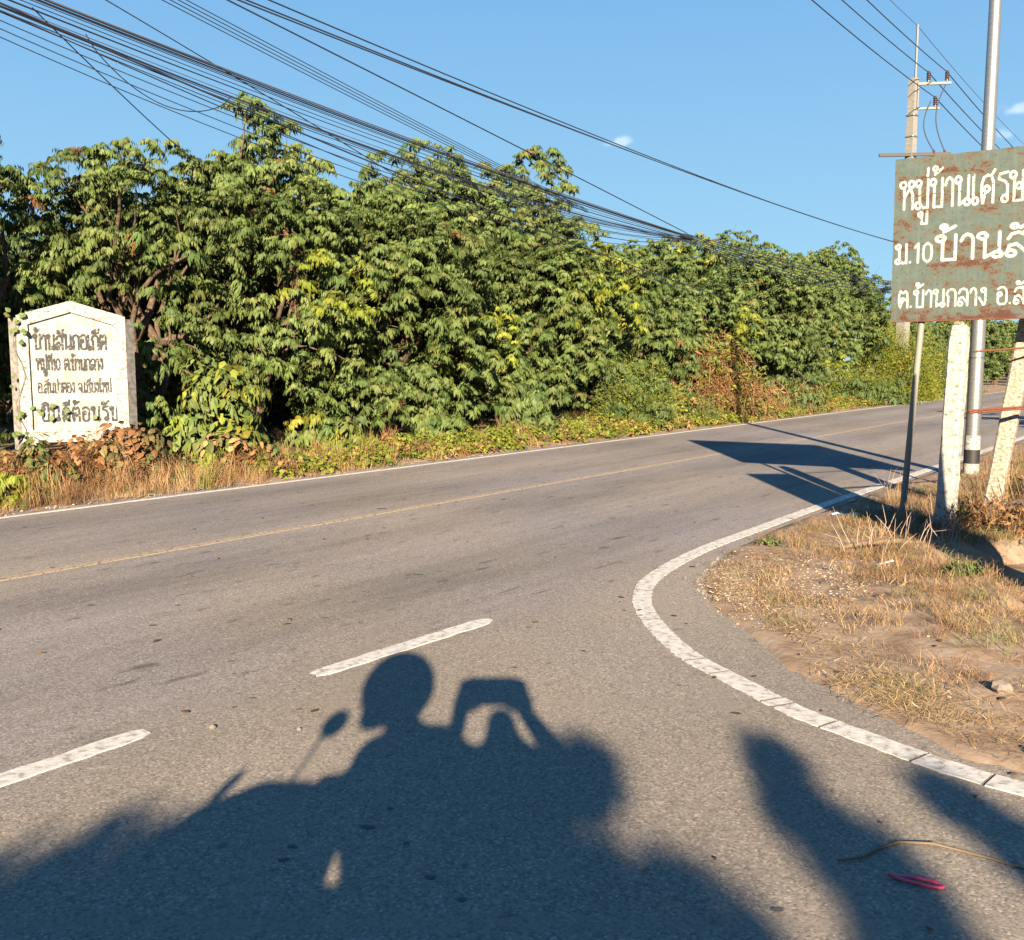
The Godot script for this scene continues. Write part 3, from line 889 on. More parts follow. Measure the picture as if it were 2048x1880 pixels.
func verges() -> void:
	var rng := RandomNumberGenerator.new()
	rng.seed = 61
	var gf := func(s: float, q: float) -> Vector3: return R(s, q, ground_far(s, q))
	# bushes on the far verge
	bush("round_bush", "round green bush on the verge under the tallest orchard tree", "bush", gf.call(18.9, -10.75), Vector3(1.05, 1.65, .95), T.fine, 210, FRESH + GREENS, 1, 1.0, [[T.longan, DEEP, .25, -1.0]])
	bush("vine_bush", "tall bush overgrown with dead brown vines beside the road", "bush", gf.call(23.4, -11.0), Vector3(1.9, 2.15, 1.1), T.cover, 430, FRESH + GREENS + [Color(.13, .09, .03)], 2, 1.25, [[T.strand, BROWN, .32, .25], [T.fine, BROWN + FRESH, .35, -1.0]])
	bush("vine_bush", "low tangle of green vines between the two larger bushes", "bush", gf.call(21.0, -10.7), Vector3(.9, .95, .7), T.cover, 140, FRESH + BROWN, 3, 1.2, [[T.fine, GREENS, .4, -1.0]])
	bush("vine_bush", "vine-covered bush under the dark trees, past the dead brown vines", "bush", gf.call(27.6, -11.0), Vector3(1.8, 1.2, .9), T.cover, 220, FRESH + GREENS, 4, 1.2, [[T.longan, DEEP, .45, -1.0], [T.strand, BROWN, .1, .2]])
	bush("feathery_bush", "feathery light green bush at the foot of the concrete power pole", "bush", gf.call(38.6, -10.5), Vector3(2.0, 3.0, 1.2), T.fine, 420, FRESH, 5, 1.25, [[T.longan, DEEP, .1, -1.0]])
	bush("feathery_bush", "feathery green bush beyond the concrete power pole", "bush", gf.call(43.5, -10.8), Vector3(2.6, 2.2, 1.2), T.fine, 330, FRESH + GREENS, 6, 1.3)
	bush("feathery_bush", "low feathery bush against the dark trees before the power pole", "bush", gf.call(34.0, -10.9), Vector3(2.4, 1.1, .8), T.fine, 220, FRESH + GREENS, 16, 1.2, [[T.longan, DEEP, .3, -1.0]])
	bush("leafy_shrub", "broad-leaved green shrub growing against the side of the white welcome sign", "shrub", gf.call(8.25, -11.2), Vector3(.62, 1.75, .6), T.broad, 105, FRESH + GREENS + LIMES, 7, 1.0, [[T.longan, GREENS + LIMES, .35, -.2]])
	bush("leafy_shrub", "leafy shrub with drooping leaves under the tree with the tall shoot", "shrub", gf.call(10.2, -11.1), Vector3(.7, 1.05, .55), T.longan, 60, GREENS + FRESH, 8, .8, [[T.broad, GREENS, .2, -1.0]])
	bush("leafy_shrub", "small shrub before the dark gap under the orchard trees", "shrub", gf.call(12.5, -11.0), Vector3(.55, 1.0, .5), T.longan, 42, GREENS, 9, .75)
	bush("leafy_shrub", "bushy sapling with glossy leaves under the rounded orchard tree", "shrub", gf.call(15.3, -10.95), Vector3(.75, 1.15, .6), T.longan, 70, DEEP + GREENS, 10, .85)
	bush("leafy_shrub", "yellow-green low shrub in the dry grass by the road edge", "shrub", gf.call(4.75, -10.2), Vector3(.36, .4, .3), T.longan, 22, LIMES + FRESH, 11, .6)
	# creepers at the foot of the welcome sign
	bush("creeper", "half-dead creeper with brown and green leaves at the foot of the white welcome sign", "creeper", gf.call(6.55, -10.95), Vector3(.75, .72, .4), T.broad, 95, BROWN + [Color(.05, .06, .02), Color(.07, .08, .03)], 12, .75, [[T.strand, BROWN, .45, -1.0]])
	bush("creeper", "brown withered creeper beside the green shrub at the sign", "creeper", gf.call(8.0, -10.65), Vector3(.85, .5, .4), T.broad, 80, BROWN + GREENS, 13, .7, [[T.strand, BROWN, .4, -1.0], [T.longan, LIMES, .12, .3]])
	bush("creeper", "tall creeper of brown and green leaves beside the welcome sign, away from the broad-leaved shrub", "creeper", gf.call(4.75, -12.3), Vector3(.55, 1.6, .5), T.broad, 110, BROWN + GREENS, 14, .8, [[T.strand, BROWN, .3, -1.0]])
	bush("creeper", "brown creeper over the foot of the sign's near leg, next to the yellow-green shrub", "creeper", gf.call(5.55, -10.95), Vector3(.6, .5, .35), T.broad, 75, BROWN + GREENS, 21, .7, [[T.strand, BROWN, .4, -1.0]])
	var gr := func(s: float, q: float) -> Vector3: return R(s, q, ground_right(s, q) - .02)
	bush("verge_weed", "dry brown weed clump behind the leaning concrete post", "weed", gr.call(11.0, -1.0), Vector3(.6, .6, .5), T.grass, 90, STRAW + BROWN, 22, 1.1, [[T.strand, BROWN, .2, -.2]])
	bush("verge_weed", "brown weed clump on the far bank of the ditch", "weed", gr.call(9.0, -.85), Vector3(.6, .4, .5), T.grass, 80, BROWN + STRAW, 23, .9, [[T.fine, BROWN, .3, -1.0], [T.cover, FRESH, .08, -1.0]])
	bush("verge_weed", "reddish brown weeds between the upright post and the ditch", "weed", gr.call(8.75, -1.5), Vector3(.5, .28, .35), T.fine, 50, BROWN, 24, .6, [[T.grass, STRAW + BROWN, .5, -1.0]])
	bush("verge_weed", "small green leafy weed at the foot of the upright white post", "weed", gr.call(9.25, -1.9), Vector3(.16, .16, .14), T.cover, 16, GREENS + FRESH, 25, .7)
	bush("verge_weed", "small green weed on the bank above the ditch", "weed", gr.call(6.75, -1.4), Vector3(.12, .08, .1), T.cover, 8, GREENS, 26, .45)
	bush("verge_weed", "dense brown weeds hanging over the ditch beside the rounded stone block", "weed", gr.call(7.7, -.25), Vector3(.55, .35, .45), T.grass, 80, BROWN + STRAW, 29, .9, [[T.strand, BROWN, .2, -.2], [T.fine, BROWN, .2, -1.0]])
	bush("verge_weed", "tall straw-coloured weeds on the bank past the ditch end", "weed", gr.call(9.9, -.5), Vector3(.7, .55, .5), T.grass, 110, STRAW + BROWN, 30, 1.15, [[T.strand, BROWN, .15, -.2]])
	bush("verge_weed", "small green weed at the edge of the gravel by the corner line", "weed", gr.call(7.5, -3.0), Vector3(.1, .07, .08), T.cover, 6, GREENS, 28, .4)
	# ground cover and grasses: nobody could count these
	var cover := [[], []]
	var ctint := [[], []]
	for i in 2600:
		var s := 8.0 + 40.0 * pow(rng.randf(), 1.25)
		var q := -9.72 - 1.25 * pow(rng.randf(), .8) * (1.0 if s > 10 else .6)
		var dens := smoothstep(8.0, 12.0, s) * (.55 + .6 * nz.get_noise_2d(s * 30, q * 30 + 500))
		if rng.randf() > dens + .25: continue
		var v := rng.randi() % 2
		cover[v].append(Transform3D(lean_basis(rng, (UP + rnd_dir(rng) * .3).normalized(), rng.randf_range(.6, 1.25)), gf.call(s, q) + UP * rng.randf_range(.0, .10 + .14 * smoothstep(-9.8, -10.8, q))))
		ctint[v].append(pick(rng, FRESH if rng.randf() < .82 else BROWN, .2))
	var gc := Node3D.new()
	gc.name = "ground_cover"; add_child(gc)
	tag(gc, "low green leafy ground cover along the far road edge", "ground cover"); gc.set_meta("kind", "stuff")
	for v in 2: many("leaves", T.cover[v], cover[v], ctint[v], gc)
	var gp := [[], [], [], [], []]
	var gt := [[], [], [], [], []]
	for i in 5200:
		var s := 2.0 + 46.0 * pow(rng.randf(), 1.9)
		var q := -9.62 - 1.9 * pow(rng.randf(), 1.1)
		var thin := 1.0 - .72 * smoothstep(8, 13, s)
		if rng.randf() > thin: continue
		if q > -9.9 and rng.randf() < .6: continue
		var v := (rng.randi() % 3) if rng.randf() < .55 else 3 + rng.randi() % 2
		gp[v].append(Transform3D(lean_basis(rng, (UP + rnd_dir(rng) * .25).normalized(), rng.randf_range(.6, 1.2)), gf.call(s, q)))
		gt[v].append(pick(rng, (STRAW + BROWN) if rng.randf() < lerpf(.95, .5, smoothstep(6, 14, s)) else FRESH, .2))
	for i in 900:   # dead leaves and weeds under the orchard
		var s := rng.randf_range(1, 45)
		var q := rng.randf_range(-16, -11.2)
		gp[3].append(Transform3D(lean_basis(rng, (UP + rnd_dir(rng) * .4).normalized(), rng.randf_range(1, 2.2)), gf.call(s, q)))
		gt[3].append(pick(rng, BROWN + GREENS, .2))
	var fg := Node3D.new()
	fg.name = "dry_grass"; add_child(fg)
	tag(fg, "dry straw-coloured grass along the far road edge and under the trees", "grass"); fg.set_meta("kind", "stuff")
	for v in 5: many("blades", (T.grass + T.low)[v], gp[v], gt[v], fg)
	# grass on the near verge
	var np := [[], [], [], [], []]
	var nt := [[], [], [], [], []]
	var sp := [[], []]
	var stt := [[], []]
	for i in 22000:
		var s := 3.8 + 18.0 * pow(rng.randf(), 1.5)
		var q := -3.35 + 8.0 * pow(rng.randf(), 1.3)
		var d := verge_d(s, q)
		if d < .02 or q > 4.5: continue
		var patch := nz.get_noise_2d(s * 40 + 300, q * 40)
		# bare trodden dirt towards the side road, grass towards the posts
		var bare := smoothstep(5.6, 4.5, s + q * .35 + .6)
		var want := clampf(.26 + patch * .95, 0, 1) * (1.0 - .93 * bare) * smoothstep(.05, .6, d)
		want = maxf(want, smoothstep(7.3, 8.8, s) * smoothstep(.3, .9, d) * .8)
		if rng.randf() > want: continue
		var tall := smoothstep(8.5, 10.5, s) * smoothstep(1.2, 2.2, d)
		var v := (rng.randi() % 3) if rng.randf() < .05 + .8 * tall else 3 + rng.randi() % 2
		np[v].append(Transform3D(lean_basis(rng, (UP + rnd_dir(rng) * .3).normalized(), rng.randf_range(.55, 1.1) * (1.0 + .35 * tall)), R(s, q, ground_right(s, q) - .005)))
		var green := rng.randf() < .10 + .25 * smoothstep(.15, .45, nz.get_noise_2d(s * 60, q * 60 + 900))
		nt[v].append(pick(rng, [Color(.1, .11, .035), Color(.13, .13, .05)] if green else STRAW + [Color(.15, .082, .042), Color(.125, .068, .035), Color(.16, .105, .06), Color(.11, .07, .04)], .2))
	for i in 1500:
		var s := 3.85 + 5.5 * pow(rng.randf(), 1.2)
		var q := rng.randf_range(-3.2, 2.0)
		var d := verge_d(s, q)
		if d < -.02: continue
		var band := exp(-pow((d - .22) / .25, 2)) * .6 + .08 + .4 * maxf(0, nz.get_noise_2d(s * 55, q * 55 + 77))
		if rng.randf() > band: continue
		var v := rng.randi() % 2
		sp[v].append(Transform3D(Basis(UP, rng.randf() * TAU).scaled(Vector3.ONE * rng.randf_range(.6, 1.2)), R(s, q, maxf(ground_right(s, q), .0) + .004)))
		stt[v].append(pick(rng, [Color(.36, .25, .12), Color(.3, .2, .1), Color(.24, .16, .08), Color(.4, .3, .17)], .2))
	var ng := Node3D.new()
	ng.name = "verge_grass"; add_child(ng)
	tag(ng, "dry yellowed grass on the verge round the concrete posts", "grass"); ng.set_meta("kind", "stuff")
	for v in 5: many("blades", (T.grass + T.low)[v], np[v], nt[v], ng)
	var sg := Node3D.new()
	sg.name = "straw"; add_child(sg)
	tag(sg, "loose straw scattered along the edge of the dirt verge", "straw"); sg.set_meta("kind", "stuff")
	for v in 2: many("stalks", T.straw[v], sp[v], stt[v], sg)
	# the clump of grey twiggy stalks before the white post
	var tw := MB.new()
	for i in 46:
		var p := R(8.15 + rng.randf_range(-.75, .35), -2.1 + rng.randf_range(-.3, .45))
		p.y = ground_right(SQ(p).x, SQ(p).y) - .02
		var d := (UP + rnd_dir(rng) * .55).normalized()
		var l := rng.randf_range(.18, .46)
		tw.tube(PackedVector3Array([p, p + d * l * .5, p + (d + rnd_dir(rng) * .25).normalized() * l]), [.0035, .003, .0012], 4)
		if rng.randf() < .6: tw.tube(PackedVector3Array([p + d * l * .5, p + d * l * .5 + (d + rnd_dir(rng)).normalized() * l * .35]), [.002, .001], 3)
	mat("twig_grey", lin(.27, .2, .155), .9)
	single("twiggy_weed", tw, M.twig_grey, "clump of dry grey leafless stalks in front of the upright white post", "weed")
	# gravel where the verge meets the corner of the road
	var gm := MB.new()
	gm.lathe([Vector2(0, -.6), Vector2(.8, -.35), Vector2(1, 0), Vector2(.75, .45), Vector2(0, .7)], Vector3.ZERO, 6)
	mat("gravel", Color.WHITE, .9).vertex_color_use_as_albedo = true
	var pl := []
	var tn := []
	for i in 2600:
		var s := 5.0 + 2.2 * rng.randf()
		var q := -3.2 + 1.4 * rng.randf()
		if rng.randf() < .25:
			s = 4 + rng.randf() * 8; q = -3.2 + rng.randf() * 3.5
		var d := verge_d(s, q)
		if d < -.04 or d > 1.3: continue
		if rng.randf() > exp(-pow((s - 6.1) / .75, 2)) * 1.2 + .1: continue
		pl.append(Transform3D(Basis(UP, rng.randf() * TAU).scaled(Vector3(rng.randf_range(.004, .012), rng.randf_range(.003, .008), rng.randf_range(.004, .011))), R(s, q, maxf(0, ground_right(s, q)) + .002)))
		tn.append(pick(rng, [Color(.2, .15, .11), Color(.27, .215, .165), Color(.16, .12, .09)], .2))
	for i in 900:   # grit along the far edge
		var s := 1.0 + 12 * pow(rng.randf(), 1.5)
		var q := -9.58 - .5 * pow(rng.randf(), 1.5)
		pl.append(Transform3D(Basis(UP, rng.randf() * TAU).scaled(Vector3(rng.randf_range(.006, .02), rng.randf_range(.004, .012), rng.randf_range(.006, .018))), gf.call(s, q) + UP * .003))
		tn.append(pick(rng, [Color(.17, .14, .11), Color(.22, .18, .145)], .2))
	var go := many("gravel", gm.mesh(M.gravel), pl, tn, self)
	tag(go, "loose pale gravel at the corner and edges of the verges", "gravel")


# ---------------------------------------------------------------- lettering: strokes of the painted Thai letters (height 1, three numbers are a ring)
var GLYPH := {
	"ก": [.52, [[.1, 0, .1, .56, 0, .7, .1, .93, .28, 1, .43, .94, .5, .78, .5, 0]]],
	"ง": [.44, [[.26, .86, .1], [.36, .86, .38, .3, .32, .03, .26, .0, .03, .42]]],
	"จ": [.5, [[.04, .82, .16, .97, .3, 1, .44, .9, .48, .72, .48, 0], [.22, .42, .1], [.3, .36, .46, .02]]],
	"ช": [.56, [[.1, .86, .1], [.2, .86, .18, .6, .1, .5, .1, 0, .46, 0, .46, .7, .36, .86], [.4, .86, .56, 1.05]]],
	"ฐ": [.5, [[.08, .78, .12, .96, .44, 1], [.08, .78, .4, .66, .45, .5, .45, .12], [.36, .12, .1], [.05, -.2, .2, -.32, .3, -.18, .45, -.3]]],
	"ด": [.56, [[.12, 0, .06, .3, .06, .66, .14, .9, .3, 1, .46, .92, .54, .72, .54, 0], [.27, .48, .09], [.12, 0, .22, .4]]],
	"ต": [.56, [[.12, 0, .05, .3, .05, .75, .13, 1, .28, .86, .42, 1, .52, .84, .54, .6, .54, 0], [.27, .46, .09], [.12, 0, .22, .38]]],
	"ท": [.54, [[.1, .88, .1], [.16, .8, .16, 0], [.16, .52, .32, .92, .42, 1, .5, .92, .52, .76, .52, 0]]],
	"น": [.6, [[.1, .88, .1], [.17, .82, .17, 0, .44, .2], [.5, .1, .1], [.54, .16, .54, 1]]],
	"บ": [.52, [[.1, .88, .1], [.16, .82, .16, 0, .5, 0, .5, 1]]],
	"ป": [.52, [[.1, .88, .1], [.16, .82, .16, 0, .5, 0, .5, 1.32]]],
	"พ": [.62, [[.1, .88, .1], [.1, .78, .16, 0, .34, .6, .52, 0, .58, 1]]],
	"ม": [.54, [[.1, .88, .1], [.16, .82, .18, .2], [.1, .1, .1], [.18, .15, .34, .0, .52, .04], [.52, 0, .52, 1]]],
	"ย": [.52, [[.12, .88, .1], [.06, .8, .2, .58, .1, .46, .07, .12, .16, 0, .5, 0, .5, 1]]],
	"ร": [.44, [[.06, .78, .1, .95, .42, 1], [.06, .78, .3, .7, .42, .56, .42, .12], [.32, .1, .1]]],
	"ล": [.54, [[.05, .74, .14, .94, .3, 1, .46, .92, .52, .72, .52, 0], [.13, .11, .1], [.04, .16, .08, .44, .26, .5, .5, .16]]],
	"ศ": [.6, [[.12, 0, .06, .3, .06, .66, .14, .88, .3, .96, .46, .88, .54, .7, .54, 0], [.27, .48, .09], [.12, 0, .22, .4], [.44, .92, .58, 1.12]]],
	"ษ": [.62, [[.1, .88, .1], [.16, .82, .16, 0, .5, 0, .5, 1], [.36, .5, .09], [.44, .46, .64, .62]]],
	"ส": [.56, [[.05, .7, .14, .88, .3, .94, .46, .86, .52, .68, .52, 0], [.13, .11, .1], [.04, .16, .08, .42, .26, .48, .5, .16], [.42, .9, .58, 1.1]]],
	"ห": [.58, [[.1, .88, .1], [.16, .8, .16, 0], [.16, .4, .44, .78], [.47, .88, .1], [.42, .74, .54, .5, .54, 0]]],
	"อ": [.54, [[.06, .88, .2, .99, .36, .98, .48, .86, .52, .68, .52, .14, .42, 0, .16, 0, .07, .12, .07, .56], [.16, .58, .09]]],
	"า": [.36, [[.02, .74, .08, .93, .18, 1, .29, .93, .33, .78, .33, 0]]],
	"เ": [.24, [[.14, .1, .1], [.05, .12, .05, 1]]],
	"ใ": [.3, [[.18, .1, .1], [.09, .1, .09, 1.1, .0, 1.24, .06, 1.4, .2, 1.4, .22, 1.24]]],
	"1": [.3, [[.05, .8, .2, 1, .2, 0]]],
	"0": [.5, [[.25, 0, .08, .15, .03, .5, .08, .85, .25, 1, .42, .85, .47, .5, .42, .15, .25, 0]]],
	".": [.14, [[.06, .03, .06, .05]]],
	" ": [.3, []],
}
var MARK := {   # drawn from the right edge of the letter before
	"่": [[-.05, 1.14, -.03, 1.4]],
	"้": [[-.34, 1.36, .07], [-.28, 1.32, -.34, 1.15, -.04, 1.36]],
	"ั": [[-.36, 1.2, .07], [-.28, 1.18, -.2, 1.12, .06, 1.36]],
	"ิ": [[-.46, 1.12, -.4, 1.26, -.22, 1.32, -.04, 1.22, -.02, 1.12, -.46, 1.12]],
	"ี": [[-.46, 1.12, -.4, 1.26, -.22, 1.32, -.04, 1.22, -.02, 1.12, -.46, 1.12], [-.03, 1.12, .0, 1.46]],
	"็": [[-.4, 1.2, .06], [-.36, 1.3, -.2, 1.36, -.1, 1.24, -.2, 1.14, .0, 1.16, .08, 1.42]],
	"ู": [[-.32, -.22, .07], [-.26, -.26, -.26, -.55, -.03, -.55, -.03, -.14]],
}

# paints a line of letters into a coverage array; x, y, heights in metres from the panel's upper left corner
func letter(cov: PackedFloat32Array, W: int, Hh: int, ppm: float, text: String, x: float, y: float, h: float, xs: float, gap: float, pen: float, wobble := 0.0) -> PackedFloat32Array:
	var rng := RandomNumberGenerator.new()
	rng.seed = text.length() * 7 + 1
	var right := x
	for ch in text:
		var strokes: Array
		var ox := x
		if MARK.has(ch):
			strokes = MARK[ch]
			ox = right
		else:
			strokes = GLYPH[ch][1]
		var oy := y + (rng.randf_range(-1, 1) * wobble if wobble else 0.0)
		for st in strokes:
			var pts := PackedVector2Array()
			if st.size() == 3:
				for k in 13:
					pts.append(Vector2((ox + (st[0] + st[2] * 1.2 * cos(TAU * k / 12)) * h * xs) * ppm, (oy - (st[1] + st[2] * 1.2 * sin(TAU * k / 12)) * h) * ppm))
			else:
				for k in range(0, st.size(), 2):
					pts.append(Vector2((ox + st[k] * h * xs) * ppm, (oy - st[k + 1] * h) * ppm))
			var r := pen * ppm * .5
			for k in pts.size() - 1:
				var a := pts[k]
				var b := pts[k + 1]
				for py in range(maxi(0, int(minf(a.y, b.y) - r - 1)), mini(Hh - 1, int(maxf(a.y, b.y) + r + 2))):
					for px in range(maxi(0, int(minf(a.x, b.x) - r - 1)), mini(W - 1, int(maxf(a.x, b.x) + r + 2))):
						var p := Vector2(px + .5, py + .5)
						var d := p.distance_to(Geometry2D.get_closest_point_to_segment(p, a, b))
						var c := clampf(r - d + .5, 0, 1)
						var i := py * W + px
						if c > cov[i]: cov[i] = c
		if not MARK.has(ch):
			right = x + GLYPH[ch][0] * h * xs
			x = right + gap
	return cov


func rust_paint(W: int, Hh: int, ppm: float) -> ImageTexture:
	var cov := PackedFloat32Array()
	cov.resize(W * Hh)
	cov = letter(cov, W, Hh, ppm, "หมู่บ้านเศรษฐกิจพอเพียง", .055, .455, .25, .77, .019, .021)
	cov = letter(cov, W, Hh, ppm, "ม.10", .03, .94, .17, 1.0, .02, .02)
	cov = letter(cov, W, Hh, ppm, "บ้านสันกอเก็ต", .375, .93, .215, 1.45, .034, .027)
	cov = letter(cov, W, Hh, ppm, "ต.บ้านกลาง อ.สันป่าตอง จ.เชียงใหม่", .06, 1.345, .15, 1.0, .017, .0175)
	var n := FastNoiseLite.new()
	n.seed = 3; n.frequency = 1.0; n.fractal_octaves = 5
	var data := PackedByteArray()
	data.resize(W * Hh * 4)
	var g0 := Color(.04, .056, .051)
	var g1 := Color(.051, .069, .062)
	var r0 := Color(.058, .034, .021)
	var r1 := Color(.04, .013, .009)
	var tan0 := Color(.056, .052, .038)
	for y in Hh:
		for x in W:
			var m := Vector2(x, y) / ppm
			var a := n.get_noise_2d(m.x * 2.4, m.y * 6.0)
			var b := n.get_noise_2d(m.x * 9 + 40, m.y * 14)
			var c := n.get_noise_2d(m.x * 1.5 + 9, m.y * 1.6 + 4)
			var col := g0.lerp(g1, clampf(.5 + b * 1.1, 0, 1))
			var run := n.get_noise_2d(m.x * 22 + 70, m.y * 1.4)     # run-off streaks
			col = col.lerp(g1 * 1.12, clampf(run * 1.2, 0, .6))
			var fine := n.get_noise_2d(m.x * 34 + 15, m.y * 34)
			var rust := a * .75 + b * .6 + c * .6 + fine * .28 + .02
			rust += .5 * smoothstep(1.46 - .05, 1.46, m.y + n.get_noise_2d(m.x * 7, 3) * .03) + .22 * smoothstep(.1, 0, m.y) * n.get_noise_2d(m.x * 3, 8)
			rust += .16 * smoothstep(.2, 1.1, m.x)
			col = col.lerp(tan0, smoothstep(-.02, .3, rust) * .75)
			col = col.lerp(r0, smoothstep(.2, .6, rust) * .8)
			col = col.lerp(r1, smoothstep(.4, .75, rust + fine * .3) * .8)
			var spot := n.get_noise_2d(m.x * 30 + 200, m.y * 30)
			if spot > .5: col = col.lerp(Color(.03, .016, .01), .8)
			var k := cov[y * W + x]
			if k > 0.0:
				var chip := n.get_noise_2d(m.x * 26, m.y * 26 + 80)
				k *= 1.0 - smoothstep(.36, .46, chip + .12 * smoothstep(.3, .6, rust))
				col = col.lerp(Color(.3, .295, .27).lerp(Color(.2, .15, .1), clampf(.5 * smoothstep(.1, .5, run), 0, 1)), k)
			var e := col.linear_to_srgb()
			var o := (y * W + x) * 4
			data[o] = int(255 * clampf(e.r, 0, 1)); data[o + 1] = int(255 * clampf(e.g, 0, 1)); data[o + 2] = int(255 * clampf(e.b, 0, 1)); data[o + 3] = 255
	return ImageTexture.create_from_image(Image.create_from_data(W, Hh, false, Image.FORMAT_RGBA8, data))


func rusty_sign() -> void:
	# the panel stands across the road's direction; its near upper corners out of the frame
	var wid := 2.44
	var hei := 1.47
	var tl := Vector3(3.535, 3.335, -9.2)
	var ex := Vector3(.866, .012, .5).normalized()
	var ey := UP - ex * UP.dot(ex)
	ey = ey.normalized()
	var ez := ex.cross(ey)
	var B := Basis(ex, ey, ez)
	var ppm := 400.0
	var m := mat("rusty_paint", Color.WHITE, .75, .3)
	m.albedo_texture = rust_paint(int(wid * ppm), int(hei * ppm), ppm)
	m.texture_repeat = false
	m.heightmap_enabled = false
	var t := thing("rusty_sign", "large rusty green metal sign with white Thai lettering on the verge", "sign", tl - UP * hei)
	t.basis = B
	var face := MB.new()
	# gently dented sheet
	var nx := 24
	var ny := 14
	var f := func(i: int, j: int) -> Vector3:
		var x := wid * i / nx
		var y := hei * j / ny
		var edge := (0.0 if i == 0 or j == 0 or i == nx or j == ny else 1.0)
		return Vector3(x, y, .004 * nz.get_noise_2d(x * 50, y * 50) * edge + (.012 * nz.get_noise_2d(x * 90, 5) if j == 0 else 0.0))
	for j in ny:
		for i in nx:
			var u0 := float(i) / nx
			var u1 := float(i + 1) / nx
			var v0 := 1.0 - float(j) / ny
			var v1 := 1.0 - float(j + 1) / ny
			face.quad_uv(f.call(i, j), f.call(i + 1, j), f.call(i + 1, j + 1), f.call(i, j + 1), Vector2(u0, v0), Vector2(u1, v0), Vector2(u1, v1), Vector2(u0, v1))
	part("sheet", face, m, t)
	var back := MB.new()
	back.box(Vector3(wid / 2, hei / 2, -.012), Vector3(wid - .004, hei - .004, .004), 0)
	part("backing", back, M.board_metal, t)
	var fr := MB.new()
	for y in [.02, hei / 2, hei - .02]: fr.box(Vector3(wid / 2, y, -.035), Vector3(wid - .02, .035, .035), .003)
	for x in [.02, wid - .02]: fr.box(Vector3(x, hei / 2, -.036), Vector3(.035, hei - .08, .034), .003)
	part("frame", fr, M.rusty_bar, t)
	var lip := MB.new()
	lip.box(Vector3(wid / 2, -.004, .002), Vector3(wid + .004, .01, .012), .002)
	part("lower_lip", lip, M.rusty_bar, t)
	# its pipe legs, one of them out of the frame
	for a in [[.34, .0], [2.1, .0]]:
		var leg := MB.new()
		var top := Vector3(a[0], 1.3, -.08)
		var foot_w: Vector3 = (tl - UP * hei) + B * Vector3(a[0] - .17, 0, -.02)
		var sq := SQ(foot_w)
		foot_w.y = ground_right(sq.x, sq.y) - .05
		var foot: Vector3 = B.inverse() * (foot_w - (tl - UP * hei))
		leg.tube(PackedVector3Array([foot, foot.lerp(top, .5), top]), [.029, .029, .029], 12)
		part("leg", leg, M.grey_pipe, t)
	# two concrete posts, one leaning
	var p0 := R(8.98, -2.02)
	p0.y = ground_right(8.98, -2.02) - .04
	concrete_post("upright white painted concrete post under the rusty sign", p0, Vector3(3.97, 1.80, -8.72) , .15, M.whitewashed_concrete, .84, true)
	var p1 := R(9.93, -1.84)
	p1.y = ground_right(9.93, -1.84) - .06
	concrete_post("leaning stained concrete post with a bolt hole beside the lamp pole", p1, p1 + Vector3(.34, 2.05, -.1), .152, M.old_whitewash, .95, false)
	# rusty reinforcing bars tied between the posts
	var k := 0
	for h in [1.62, 1.08]:
		for dz in [0.0, .02]:
			if k == 1: k += 1; continue
			var bar := MB.new()
			var a: Vector3 = p0.lerp(Vector3(4.0, 1.80, -8.72), h / 1.85) + Vector3(.07, -dz * .9, .085 + dz)
			var b: Vector3 = p1 + Vector3(.34, 2.05, -.1) * (h / 2.0) + Vector3(.9, .015 - dz * .3, .1 + dz)
			bar.tube(PackedVector3Array([a, a.lerp(b, .35) + Vector3(0, -.004, 0), a.lerp(b, .7) + Vector3(0, .006, .01), b]), [.010], 6)
			single("rusty_bar", bar, M.rusty_bar, ["upper rusty steel bar fixed to the upright white post", "", "lower rusty steel bar tied between the two concrete posts", "rusty steel bar paired with and just under the lower one"][k], "steel bar")
			k += 1
	lamp_pole()

